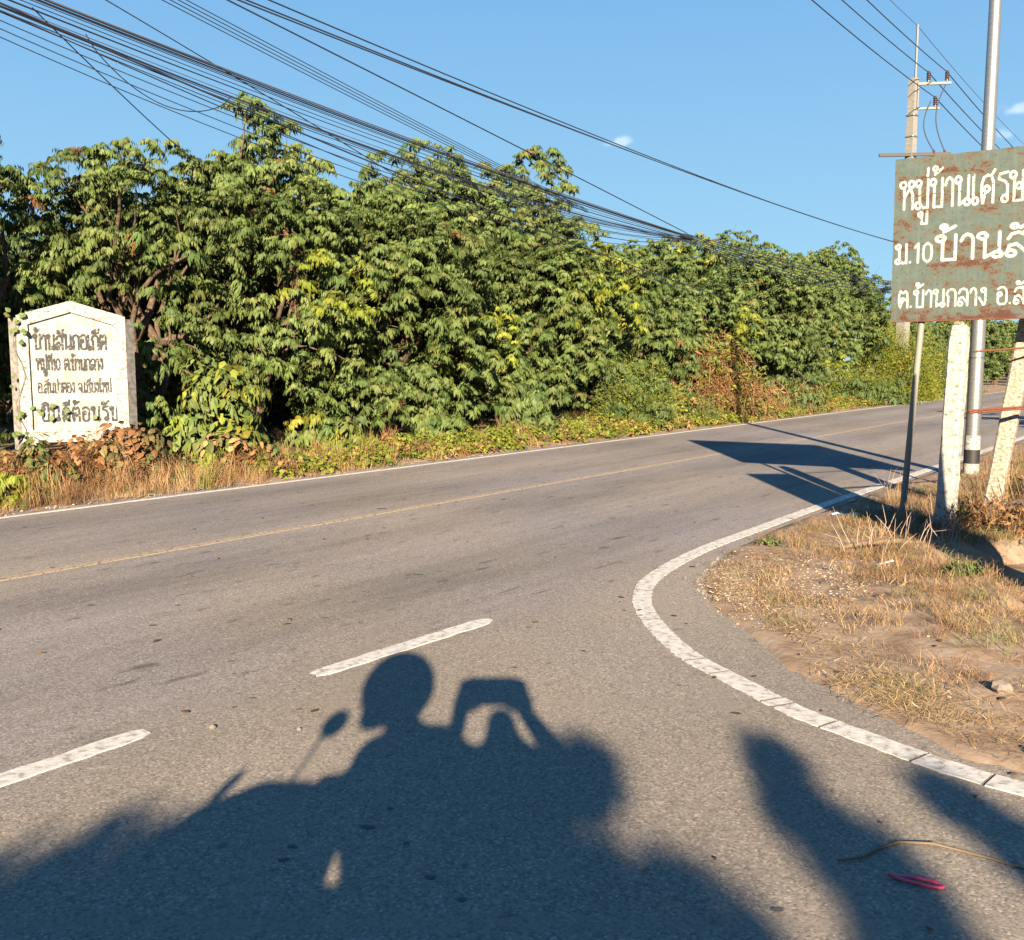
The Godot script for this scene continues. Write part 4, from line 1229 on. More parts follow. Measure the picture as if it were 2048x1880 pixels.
func concrete_post(label: String, a: Vector3, b: Vector3, w: float, m: Material, yaw: float, broken: bool) -> void:
	var t := thing("concrete_post", label, "post", a)
	var up := (b - a).normalized()
	var x := Vector3(cos(yaw), 0, -sin(yaw))
	x = (x - up * x.dot(up)).normalized()
	var B := Basis(x, up, x.cross(up))
	var l := a.distance_to(b)
	var mb := MB.new()
	# chamfered shaft with slightly uneven arrises
	var rng := RandomNumberGenerator.new()
	rng.seed = 8 if broken else 9
	var rings := []
	for j in 13:
		var y := l * j / 12.0
		var ring := []
		for c in [[-1, -1, 1, 0], [1, -1, 0, 0], [1, 1, 0, 1], [-1, 1, 1, 1]]:
			var h := w / 2 + rng.randf_range(-.004, .002)
			var ch := .014 + rng.randf_range(0, .006)
			if j == 12 and broken: h -= .008
			var cx: float = c[0]
			var cz: float = c[1]
			var e1 := Vector3(cx * h, y, cz * (h - ch))
			var e2 := Vector3(cx * (h - ch), y, cz * h)
			ring.append_array([e1, e2] if cx * cz > 0 else [e2, e1])
		rings.append(ring)
	for j in 12:
		for k in 8:
			var k2 := (k + 1) % 8
			mb.quad(B * rings[j][k2], B * rings[j][k], B * rings[j + 1][k], B * rings[j + 1][k2])
	for k in range(1, 7): mb.tri(B * rings[12][0], B * rings[12][k + 1], B * rings[12][k])
	part("shaft", mb, m, t)
	if broken:
		var cap := MB.new()
		cap.box(B * Vector3(0.02, l + .02, -.015), Vector3(.1, .05, .09), .012, B)
		part("broken_top", cap, M.stained_concrete, t)
		var lump := MB.new()
		lump.lathe([Vector2(.17, -.03), Vector2(.16, .03), Vector2(.11, .06), Vector2(0, .065)], Vector3(.01, .03, .02), 9)
		part("footing", lump, M.stone, t)
	else:
		var hole := MB.new()
		hole.lathe([Vector2(.028, 0), Vector2(.028, .006), Vector2(.02, .007), Vector2(.018, -.01), Vector2(0, -.01)], B * Vector3(0, l * .68, w / 2 - .002), 14, B * Basis(Vector3.RIGHT, PI / 2))
		part("bolt_hole", hole, M.black_paint, t)

func lamp_pole() -> void:
	var g := SQ(Vector3(5.92, 0, -12.5))
	var base := Vector3(5.92, ground_right(g.x, g.y) - .03, -12.5)
	var t := thing("lamp_pole", "tall round galvanised steel lamp pole with white and black bands at its foot", "lamp pole", base)
	var H := 9.0
	var r := func(y: float) -> float: return lerpf(.093, .06, y / H)
	var mb := MB.new()
	mb.tube(PackedVector3Array([Vector3(0, .56, 0), Vector3(0, 2, 0), Vector3(0, H * .6, 0), Vector3(0, H, 0)]), [r.call(.56), r.call(2), r.call(H * .6), r.call(H)], 24)
	part("shaft", mb, M.galvanised_steel, t)
	for b in [[0.0, .2, "whitewashed_concrete", "white_band"], [.2, .38, "black_paint", "black_band"], [.38, .56, "whitewashed_concrete", "white_band"]]:
		mb = MB.new()
		mb.tube(PackedVector3Array([Vector3(0, b[0], 0), Vector3(0, b[1], 0)]), [r.call(b[0]) + .004, r.call(b[1]) + .004], 24)
		part(b[3], mb, M[b[2]], t)
	mb = MB.new()
	mb.lathe([Vector2(.13, -.02), Vector2(.13, .05), Vector2(.1, .07), Vector2(.09, .07)], Vector3.ZERO, 20)
	part("footing", mb, M.stained_concrete, t)
	for y in [.85, 1.55]:
		mb = MB.new()
		mb.lathe([Vector2(r.call(y), -.004), Vector2(r.call(y) + .003, -.004), Vector2(r.call(y) + .003, .004), Vector2(r.call(y), .004)], Vector3(0, y, 0), 20)
		part("wire_tie", mb, M.wire_sheath, t)
	mb = MB.new()
	mb.tube(PackedVector3Array([Vector3(0, H - .1, 0), Vector3(-.5, H + .5, -.3), Vector3(-1.4, H + .7, -.9)]), [.04, .035, .03], 10)
	part("lamp_arm", mb, M.galvanised_steel, t)
	mb = MB.new()
	mb.box(Vector3(-1.65, H + .7, -1.06), Vector3(.6, .1, .24), .03, Basis(UP, .55))
	part("lamp_head", mb, M.galvanised_steel, t)


func welcome_sign() -> void:
	var yaw := deg_to_rad(21.0)
	var base := Vector3(-5.53, .03, -12.4)
	var t := thing("welcome_sign", "white gabled concrete welcome sign with grey Thai lettering among creepers", "sign", base)
	t.rotation.y = yaw; t.scale = Vector3(.96, .985, 1)
	# outlines in the sign's plane, y from the ground
	var ol := PackedVector2Array([Vector2(-.66, .46), Vector2(.64, .46), Vector2(.64, 2.06), Vector2(-.02, 2.25), Vector2(-.66, 2.06)])
	var il := PackedVector2Array([Vector2(-.53, .62), Vector2(.5, .62), Vector2(.5, 1.95), Vector2(-.02, 2.11), Vector2(-.53, 1.95)])
	var fr := MB.new()
	var n := ol.size()
	for k in n:   # raised frame round the recessed panel
		var k2 := (k + 1) % n
		var f3 := func(p: Vector2, z: float) -> Vector3: return Vector3(p.x, p.y, z)
		fr.quad(f3.call(ol[k], .06), f3.call(ol[k2], .06), f3.call(il[k2], .06), f3.call(il[k], .06))
		fr.quad(f3.call(il[k], .06), f3.call(il[k2], .06), f3.call(il[k2], .02), f3.call(il[k], .02))
		fr.quad(f3.call(ol[k2], .06), f3.call(ol[k], .06), f3.call(ol[k], -.06), f3.call(ol[k2], -.06))
	part("frame", fr, M.whitewashed_concrete, t)
	var back := MB.new()
	back.prism(il, -.06, .0)
	part("slab", back, M.stained_concrete, t)
	var W := 512
	var ppm := 512.0 / 1.03
	var Hh := int(1.49 * ppm)
	var m := mat("welcome_paint", Color.WHITE, .85, .3)
	m.albedo_texture = welcome_paint(W, Hh, ppm)
	m.texture_repeat = false
	var pn := MB.new()
	var ix := Geometry2D.triangulate_polygon(il)
	for i in range(0, ix.size(), 3):
		var q := [il[ix[i]], il[ix[i + 1]], il[ix[i + 2]]]
		if (q[1] - q[0]).cross(q[2] - q[0]) < 0: q.reverse()
		pn.tri(Vector3(q[0].x, q[0].y, .02), Vector3(q[1].x, q[1].y, .02), Vector3(q[2].x, q[2].y, .02))
	pn.t = PackedVector2Array()
	for p in pn.v: pn.t.append(Vector2((p.x + .53) / 1.03, (2.11 - p.y) / 1.49))
	part("panel", pn, m, t)
	for sg in [-1.0, 1.0]:   # side pillars splayed backwards
		var pl := MB.new()
		var x0: float = .643 if sg > 0 else -.663
		var out := PackedVector2Array([Vector2(x0, .05), Vector2(x0 + .1 * sg, -.06), Vector2(x0 + .1 * sg, -.13), Vector2(x0 - .03 * sg, -.13), Vector2(x0 - .03 * sg, -.062), Vector2(x0, -.062)])
		if sg > 0: out.reverse()
		pl.prism(out, 0.0, 2.03, Basis(Vector3.RIGHT, Vector3(0, 0, 1), UP))
		part("pillar", pl, M.grey_concrete, t)
	for x in [-.56, .56]:
		var leg := MB.new()
		leg.box(Vector3(x, .2, -.01), Vector3(.12, .52, .1), .01)
		part("leg", leg, M.whitewashed_concrete, t)
	var ledge := MB.new()
	ledge.box(Vector3(-.01, .6, .066), Vector3(1.16, .02, .012), .003)
	part("ledge", ledge, M.whitewashed_concrete, t)
	# a climbing vine on its upper corner and a few leaves across it
	var rng := RandomNumberGenerator.new()
	rng.seed = 33
	var vine := MB.new()
	var pts := PackedVector3Array()
	for i in 12: pts.append(base + Basis(UP, yaw) * Vector3(-.62 + .06 * sin(i * 1.3), .3 + .165 * i, .085 + .01 * sin(i * 2.1)))
	vine.tube(pts, [.006, .004], 4)
	var vt := thing("climbing_vine", "thin climbing vine with a few leaves on the corner of the white welcome sign", "vine", Vector3.ZERO)
	part("stem", vine, M.stem_brown, vt)
	var pl2 := []
	var tn := []
	for i in 30:
		var y := rng.randf() * rng.randf() if rng.randf() < .4 else rng.randf_range(.75, 1.0)
		var p := Vector3(-.62 + rng.randf_range(-.1, .1) * (1.5 if y > .8 else 1.0), .45 + 1.62 * pow(y, .6), .1 + rng.randf_range(0, .04))
		if i > 21:   # along the lower left to the ledge
			p = Vector3(rng.randf_range(-.5, .35), 0, .075)
			p.y = .9 - .3 * (p.x + .5) + rng.randf_range(-.06, .1)
		var msh := lean_basis(rng, (Vector3(0, .3, 1) + rnd_dir(rng) * .4).normalized(), rng.randf_range(.6, 1.0))
		pl2.append(Transform3D(Basis(UP, yaw) * msh, base + Basis(UP, yaw) * p))
		tn.append(pick(rng, GREENS + GREENS + [Color(.09, .055, .025)], .2))
	var lf := MB.new()
	broad(lf, Vector3.ZERO, Vector3(1, 0, 0), UP, .09, .075)
	many("leaves", lf.mesh(M.leaf), pl2, tn, vt)
	pl2 = []
	tn = []

func welcome_paint(W: int, Hh: int, ppm: float) -> ImageTexture:
	var cov := PackedFloat32Array()
	cov.resize(W * Hh)
	cov = letter(cov, W, Hh, ppm, "บ้านสันกอเก็ต", .06, .47, .18, .84, .012, .031, .005)
	cov = letter(cov, W, Hh, ppm, "หมู่ที่10 ต.บ้านกลาง", .08, .73, .14, .72, .008, .024, .005)
	cov = letter(cov, W, Hh, ppm, "อ.สันป่าตอง จ.เชียงใหม่", .08, 1.02, .125, .74, .006, .019, .005)
	cov = letter(cov, W, Hh, ppm, "ยินดีต้อนรับ", .11, 1.38, .175, .93, .03, .031, .006)
	var n := FastNoiseLite.new()
	n.seed = 13; n.frequency = 1.0; n.fractal_octaves = 5
	var data := PackedByteArray()
	data.resize(W * Hh * 4)
	for y in Hh:
		for x in W:
			var m := Vector2(x, y) / ppm
			var col := Color(.195, .191, .168).lerp(Color(.265, .261, .238), clampf(.5 + n.get_noise_2d(m.x * 4, m.y * 4), 0, 1))
			var st := n.get_noise_2d(m.x * 14 + 5, m.y * 2.2)
			col = col.lerp(Color(.11, .095, .07), smoothstep(.1, .55, st) * .6)
			if n.get_noise_2d(m.x * 30, m.y * 30 + 9) > .47: col = col.lerp(Color(.2, .17, .12), .7)
			var k := cov[y * W + x] * (.97 - smoothstep(.15, .6, n.get_noise_2d(m.x * 18 + 33, m.y * 18)) * .6)
			col = col.lerp(Color(.024, .026, .029), k)
			var e := col.linear_to_srgb()
			var o := (y * W + x) * 4
			data[o] = int(255 * e.r); data[o + 1] = int(255 * e.g); data[o + 2] = int(255 * e.b); data[o + 3] = 255
	return ImageTexture.create_from_image(Image.create_from_data(W, Hh, false, Image.FORMAT_RGBA8, data))


# ---------------------------------------------------------------- utility poles and overhead wires
func concrete_pole(called: String, label: String, at: Vector3, H: float, w0: float, w1: float) -> Node3D:
	var t := thing(called, label, "utility pole", at)
	var mb := MB.new()
	var yaw := .64
	var B := Basis(UP, yaw)
	for k in 4:
		var a := B * Vector3([-1, 1, 1, -1][k], 0, [1, 1, -1, -1][k])
		var b := B * Vector3([1, 1, -1, -1][k], 0, [1, -1, -1, 1][k])
		mb.quad(a * w0 / 2 - UP * .3, b * w0 / 2 - UP * .3, b * w1 / 2 + UP * H, a * w1 / 2 + UP * H)
	mb.quad(B * Vector3(-1, 0, 1) * w1 / 2 + UP * H, B * Vector3(1, 0, 1) * w1 / 2 + UP * H, B * Vector3(1, 0, -1) * w1 / 2 + UP * H, B * Vector3(-1, 0, -1) * w1 / 2 + UP * H)
	part("shaft", mb, M.pole_concrete, t)
	return t

func cable(called: String, label: String, a: Vector3, b: Vector3, sag: float, r: float, m: Material, group: String) -> void:
	var mb := MB.new()
	var pts := PackedVector3Array()
	var n := 40
	for i in n + 1:
		var k := pow(float(i) / n, 1.6)      # finer near the first pole, which is nearest
		pts.append(a.lerp(b, k) - UP * 4 * sag * k * (1 - k) - a)
	mb.tube(pts, [r], 5)
	single(called, mb, m, label, "cable", a, group)

func poles_and_wires() -> void:
	var rng := RandomNumberGenerator.new()
	rng.seed = 71
	var A := R(2.0, -10.12)
	var B := Vector3(15.6, 0, -39.3)
	var C := R(84, -11.2)
	var pa := concrete_pole("power_pole", "concrete power pole on the verge before the white welcome sign", A, 12.4, .34, .22)
	var pb := concrete_pole("power_pole", "tall square concrete power pole with insulators rising behind the rusty sign", B, 12.4, .4, .27)
	var pc := concrete_pole("power_pole", "concrete power pole far along the road", C, 12.4, .4, .27)
	var J := A.lerp(B, .487)      # where the cables are lashed together between the poles
	var arms := {}
	for P in [[pa, A], [pb, B], [pc, C]]:
		var t: Node3D = P[0]
		var rod := MB.new()
		rod.box(Vector3(.06, 13.35, 0), Vector3(.07, 2.1, .07), .005)
		part("top_rod", rod, M.arm_steel, t)
		var d := Vector3(.945, 0, .13)        # arms reach over the road
		d = d.normalized()
		var arm := MB.new()
		var b := Basis(d, UP, d.cross(UP))
		arm.box(Vector3(.55, 12.18, .1) + d * .15, Vector3(1.35, .1, .08), .006, b)
		part("cross_arm", arm, M.arm_steel, t)
		arm = MB.new()
		arm.box(Vector3(.5, 11.25, .1), Vector3(.95, .09, .08), .006, b)
		part("cross_arm", arm, M.arm_steel, t)
		arm = MB.new()
		arm.box(Vector3(.14, 11.75, .12), Vector3(.06, .95, .06), .006)
		part("brace", arm, M.arm_steel, t)
		var tips := []
		for p in [Vector3(.52, 12.24, .12), Vector3(1.2, 12.24, .2), Vector3(.8, 11.3, .16)]:
			var ins := MB.new()
			var prof := [Vector2(0, 0), Vector2(.05, 0), Vector2(.05, .06)]
			for k in 4: prof.append_array([Vector2(.085, .07 + k * .075), Vector2(.075, .11 + k * .075), Vector2(.055, .125 + k * .075)])
			prof.append_array([Vector2(.04, .4), Vector2(0, .4)])
			ins.lathe(prof, p, 12)
			part("insulator", ins, M.insulator, t)
			tips.append(p + UP * .34)
		arms[P[1]] = tips
		var low := MB.new()
		low.box(Vector3(.1, 9.5, .16), Vector3(2.7, .13, .1), .008, Basis(Vector3(.99, .0, .1).normalized(), UP, Vector3(.99, 0, .1).normalized().cross(UP)))
		part("lower_cross_arm", low, M.weathered_timber, t)
		for x in [.8, 1.22]:
			var fu := MB.new()
			fu.lathe([Vector2(0, -.5), Vector2(.05, -.5), Vector2(.06, -.3), Vector2(.04, -.1), Vector2(.06, .08), Vector2(.03, .16), Vector2(0, .16)], Vector3(x, 9.5, .24), 10)
			part("fuse", fu, M.insulator, t)
			var jw := MB.new()
			var top := Vector3(.62 if x < 1 else 1.25, 11.5 if x < 1 else 12.3, .2)
			var bot := Vector3(x, 9.6, .24)
			var pts := PackedVector3Array()
			for k in 15:
				var q := k / 14.0
				pts.append(top.lerp(bot, q) - Vector3(.34, 0, 0) * sin(q * PI) * (1.0 if x < 1 else 1.2))
			jw.tube(pts, [.022], 5)
			part("jumper_wire", jw, M.wire_sheath, t)
		for y in [11.0, 10.2, 9.0]:
			var st := MB.new()
			st.box(Vector3(0, y, 0), Vector3(.36, .05, .36), .004, Basis(UP, .64))
			part("strap", st, M.galvanised_steel, t)
	# the high-voltage wires
	for i in 3:
		cable("power_wire", "bare high power wire running over the orchard to the concrete pole's insulators", A + arms[A][i], B + arms[B][i], .55, .017, M.wire_sheath, "high power wires")
		cable("power_wire", "high power wire running on past the concrete pole behind the lamp pole", B + arms[B][i], C + arms[C][i], .6, .02, M.wire_sheath, "high power wires beyond the pole")
	cable("earth_wire", "thin pale wire along the very tops of the power poles", A + Vector3(.06, 14.35, 0), B + Vector3(.06, 14.35, 0), .5, .010, M.wire_faded, "")
	cable("earth_wire", "thin pale wire going on from the top rod of the pole behind the rusty sign", B + Vector3(.06, 14.35, 0), C + Vector3(.06, 14.35, 0), .5, .012, M.wire_faded, "")
	# lower wires from pole to pole
	for a in [[6.23, 6.06, .36], [6.05, 6.03, .28], [5.98, 6.03, .24]]:
		cable("overhead_wire", "long wire of the upper set sagging across the sky to the concrete pole", A + UP * a[0] + Vector3(.15, 0, .1), B + UP * a[1], a[2], .0105, M.wire_sheath, "upper set of wires across the sky")
	cable("overhead_wire", "single dark wire slanting down from the upper set to where the cables meet", A + Vector3(.15, 6.42, .1), J + UP * 4.44, -.02, .0105, M.wire_sheath, "")
	for i in 4:
		cable("overhead_wire", "wire of the four that run close together over the orchard", A + Vector3(.12, 6.45 - i * .045, .1 + i * .02), A.lerp(B, .372) + UP * (4.43 - i * .02), .05 + i * .015, .006, M.wire_sheath, "four close wires")
	cable("overhead_wire", "lone wire crossing under the four close wires", A + Vector3(.1, 6.3, .1), A.lerp(B, .3) + UP * 3.5, -.1, .007, M.wire_sheath, "")
	# the bundle of communication cables
	for i in 13:
		var h := 5.44 - i * .014 + rng.randf_range(-.02, .02)
		var sag := .1 + .022 * i + rng.randf_range(0, .05)
		var off := Vector3(rng.randf_range(-.05, .05), 0, rng.randf_range(-.05, .05))
		cable("bundle_cable", "dark cable in the thick sagging bundle over the verge", A + off + Vector3(.2, h, .1), J + off * .5 + UP * (4.4 - .012 * i), sag, rng.randf_range(.0045, .0078) if i > 2 else .0095, M.wire_sheath if rng.randf() < .8 else M.wire_faded, "cable bundle")
	for i in 5:
		cable("slack_cable", "thin slack cable sagging lower than the thick bundle", A + Vector3(.2, 5.36 - .03 * i, .1), J + UP * (4.34 - .05 * i), .42 + .09 * i, .0055, M.wire_sheath, "slack cables under the bundle")
	for i in 3:
		cable("short_slack_cable", "short slack cable curving up to the cable splice", A.lerp(B, .27 + .03 * i) + UP * (4.35 - .1 * i), J + UP * (4.36 - .02 * i), .14 + .05 * i, .007, M.wire_sheath, "short slack cables at the splice")
	for i in 7:
		cable("bundle_cable", "dark cable of the bundle beyond the tied point", J + UP * (4.42 - .03 * i), B + UP * (4.55 - .05 * i), .1 + .05 * i, .012, M.wire_sheath, "cable bundle beyond the tie")
	for i in 2:
		cable("low_cable", "low sagging cable hanging in front of the orchard crowns", A + Vector3(.22, 5.38 - .03 * i, .12), J.lerp(B, .1) + UP * (3.1 - .1 * i), .18 + .06 * i, .011 if i == 0 else .007, M.wire_sheath, "low sagging cables")
	cable("low_cable", "loose cable dropping in a long slant to the crown behind the welcome sign", A.lerp(B, .088) + UP * 5.1, Vector3(-4.35, 4.2, -13.9), .03, .007, M.wire_sheath, "")
	# a loose loop hanging from the bundle
	var lp := MB.new()
	var a0 := A.lerp(B, .103) + UP * 4.99
	var a1 := A.lerp(B, .152) + UP * 4.74
	var pts := PackedVector3Array()
	for i in 21:
		var k := i / 20.0
		pts.append(a0.lerp(a1, k) - UP * (.42 * pow(sin(k * PI), .7)) - a0)
	lp.tube(pts, [.006], 5)
	single("loose_cable_loop", lp, M.wire_sheath, "slack loop of cable hanging below the bundle", "cable", a0)
	# the cables' tie at the short pole
	var tie := MB.new()
	var td := (B - A).normalized()
	tie.tube(PackedVector3Array([td * -.3, td * -.2, td * .2, td * .3]), [.03, .06, .06, .03], 8)
	single("cable_splice", tie, M.wire_sheath, "dark cable splice where the sagging cables are lashed together", "cable splice", J + UP * 4.36)


# ---------------------------------------------------------------- small things lying about
func litter() -> void:
	var rng := RandomNumberGenerator.new()
	rng.seed = 91
	var g := func(s: float, q: float) -> Vector3: return R(s, q, maxf(0.0, ground_right(s, q)))
	# pink rubber ring, pulled long
	var mb := MB.new()
	var c := Vector3(1.175, 0.008, -2.665)
	var pts := PackedVector3Array()
	for i in 29:
		var a := TAU * i / 28
		pts.append(Vector3(cos(a) * .062 + .008 * sin(a * 2), 0, sin(a) * .017 * (1.0 + .35 * cos(a))).rotated(UP, -.42))
	mb.tube(pts, [.0055], 6, false)
	mb.tube(PackedVector3Array([pts[14], pts[14] + Vector3(-.02, .002, -.012)]), [.006, .005], 6)
	single("rubber_ring", mb, M.pink_rubber, "pink elastic ring lying on the shaded asphalt", "rubber ring", c)
	# a dry stem on the asphalt
	mb = MB.new()
	pts = PackedVector3Array()
	for p in [[.98, -2.78], [1.06, -2.80], [1.13, -2.86], [1.21, -2.905], [1.31, -2.88], [1.45, -2.80], [1.56, -2.70], [1.68, -2.6]]: pts.append(Vector3(p[0], .007 + .004 * sin(p[0] * 20), p[1]))
	mb.tube(pts, [.0035, .004, .0045, .005, .005, .004, .003, .002], 5)
	single("dry_stem", mb, M.stem_brown, "thin curved dry stem lying on the asphalt by the white line", "stem")
	# plastic scraps on the verge
	mb = MB.new()
	var o: Vector3 = g.call(9.4, -3.02) + UP * .012
	for i in 5:
		var a := Vector3(-.13 + .06 * i, .012 * sin(i * 2.0), .02 * cos(i * 1.7))
		var b := Vector3(-.13 + .06 * (i + 1), .012 * sin((i + 1) * 2.0), .02 * cos((i + 1) * 1.7))
		var w := Vector3(0, .012, -.045 * sin((i + .5) / 5.0 * PI) - .012)
		mb.quad(a, b, b + w, a + w)
	single("plastic_scrap", mb, M.blue_plastic, "crumpled pale blue plastic scrap on the shaded verge", "litter", o)
	mb = MB.new()
	o = g.call(7.0, -1.95) + UP * .012
	for i in 3: mb.quad(Vector3(-.06 + .04 * i, .01 * i, 0), Vector3(-.02 + .04 * i, .01 * (i + 1), .004), Vector3(-.02 + .04 * i, .012 * (i + 1), -.03), Vector3(-.06 + .04 * i, .012 * i, -.028))
	single("plastic_scrap", mb, M.white_plastic, "small crumpled white scrap in the dry grass of the verge", "litter", o)
	# stones
	for a in [[4.67, -.78, .045, "angular grey stone with a sharp top on the bare dirt"], [2.35, -3.3, .016, "small pale stone on the asphalt beside the long lane dash"], [6.0, -.55, .16, "rounded grey stone block at the edge of the ditch"], [9.4, -1.55, .2, "flat grey rock beside the leaning concrete post"], [4.05, -.55, .03, "dark clod of dirt near the white corner line"], [4.45, -1.25, .022, "small brown clod on the bare dirt between straw heaps"], [2.55, -3.0, .012, "tiny pale pebble lying on the open asphalt"]]:
		mb = MB.new()
		var sz: float = a[2]
		var ring := []
		for j in 5:
			var lat := lerpf(-PI / 2, PI / 2, j / 4.0)
			var rr := []
			for i in 8:
				var az := TAU * i / 8
				var d := Vector3(cos(lat) * cos(az), sin(lat) * .7, cos(lat) * sin(az))
				rr.append(d * sz * (1.0 + .45 * nf.get_noise_3d(d.x * 60 + sz * 900, d.y * 60, d.z * 60)))
			ring.append(rr)
		for j in 4:
			for i in 8:
				var i2 := (i + 1) % 8
				mb.quad(ring[j][i2], ring[j][i], ring[j + 1][i], ring[j + 1][i2])
		var where := R(a[0], a[1])
		where.y = (maxf(0.0, ground_right(a[0], a[1])) if verge_d(a[0], a[1]) > 0 else 0.0) + sz * .35
		single("stone", mb, M.stone, a[3], "stone", where)
	# a dead branch on the verge
	mb = MB.new()
	var p0: Vector3 = g.call(7.6, -2.45) + UP * .03
	mb.tube(PackedVector3Array([Vector3.ZERO, Vector3(.2, .03, -.02), Vector3(.42, .05, .0), Vector3(.6, .03, .05)]), [.018, .02, .024, .03], 7)
	mb.tube(PackedVector3Array([Vector3(.2, .03, -.02), Vector3(.34, .1, .05)]), [.01, .004], 5)
	single("dead_branch", mb, M.stem_brown, "short rotten brown branch in the dry grass before the posts", "branch", p0)
	# fallen dead leaves on the asphalt and on the dirt
	var lf := MB.new()
	broad(lf, Vector3.ZERO, Vector3(1, .1, 0), UP, .06, .03)
	var pl := []
	var tn := []
	for i in 150:
		var s := rng.randf_range(1.5, 9)
		var q := rng.randf_range(-9.4, -.3)
		if rng.randf() < .55: q = rng.randf_range(-3.4, 1.0); s = rng.randf_range(4, 8)
		var d := verge_d(s, q)
		pl.append(Transform3D(Basis(UP, rng.randf() * TAU).scaled(Vector3.ONE * rng.randf_range(.35, 1.0)), R(s, q, (maxf(0, ground_right(s, q)) if d > -.1 else 0.0) + .008)))
		tn.append(pick(rng, [Color(.06, .035, .02), Color(.12, .07, .035), Color(.035, .026, .02)], .2))
	tag(many("fallen_leaves", lf.mesh(M.leaf), pl, tn, self), "small dead leaves scattered over the asphalt and the dirt", "leaves")
	# withered branch and vine hanging before the orchard
	mb = MB.new()
	var top := Vector3(-3.28, 3.35, -15.0)
	for i in 16:
		var q := PackedVector3Array()
		var x := rng.randf_range(-.05, .05)
		for k in 6: q.append(Vector3(x + rng.randf_range(-.02, .02), -.24 * k * rng.randf_range(.6, 1.05), rng.randf_range(-.04, .04)))
		mb.tube(q, [.004, .0025], 4)
	for i in 14:
		var q := PackedVector3Array()
		for k in 6: q.append(Vector3(-.24 * k + rng.randf_range(-.05, .05), .13 * k + rng.randf_range(-.09, .09), rng.randf_range(-.08, .1)))
		mb.tube(q, [.005, .003], 4)
	for i in 7:
		var y0 := rng.randf_range(-.85, -.3)
		mb.tube(PackedVector3Array([Vector3(.02, y0, -.05), Vector3(rng.randf_range(.08, .18), y0 + rng.randf_range(-.02, .12), -.2), Vector3(rng.randf_range(-.2, .4), y0 + rng.randf_range(-.1, .3), -.35)]), [.011, .008, .004], 5)
	mat("dead_vine", lin(.12, .075, .04), .9)
	single("dead_vine", mb, M.dead_vine, "withered brown vine hanging straight down in front of the orchard", "vine", top)
	# bare twigs above the crown behind the welcome sign
	mb = MB.new()
	for i in 6: mb.tube(PackedVector3Array([Vector3(0, 0, 0), Vector3(.05 * (i - 2.5), .25, .03 * i), Vector3(.09 * (i - 2.5) + rng.randf_range(-.08, .08), .3 + rng.randf() * .35, 0)]), [.008, .005, .002], 4)
	single("bare_twig", mb, M.dead_vine, "leafless twigs sticking up from the crown behind the welcome sign", "twig", Vector3(-6.3, 3.75, -14.3))


# ---------------------------------------------------------------- the rider behind the camera, and added casters that throw shadows into view
func capsule_field(bones: Array, p: Vector3, k: float) -> float:
	var d := 1e9
	for b in bones:
		var a: Vector3 = b[0]
		var ba: Vector3 = b[1] - a
		var t := clampf((p - a).dot(ba) / maxf(ba.length_squared(), 1e-8), 0, 1)
		var e: float = (p - a - ba * t).length() - lerpf(b[2], b[3], t)
		d = minf(d, e) - k * pow(maxf(k - absf(d - e), 0) / k, 2) * .25
	return d

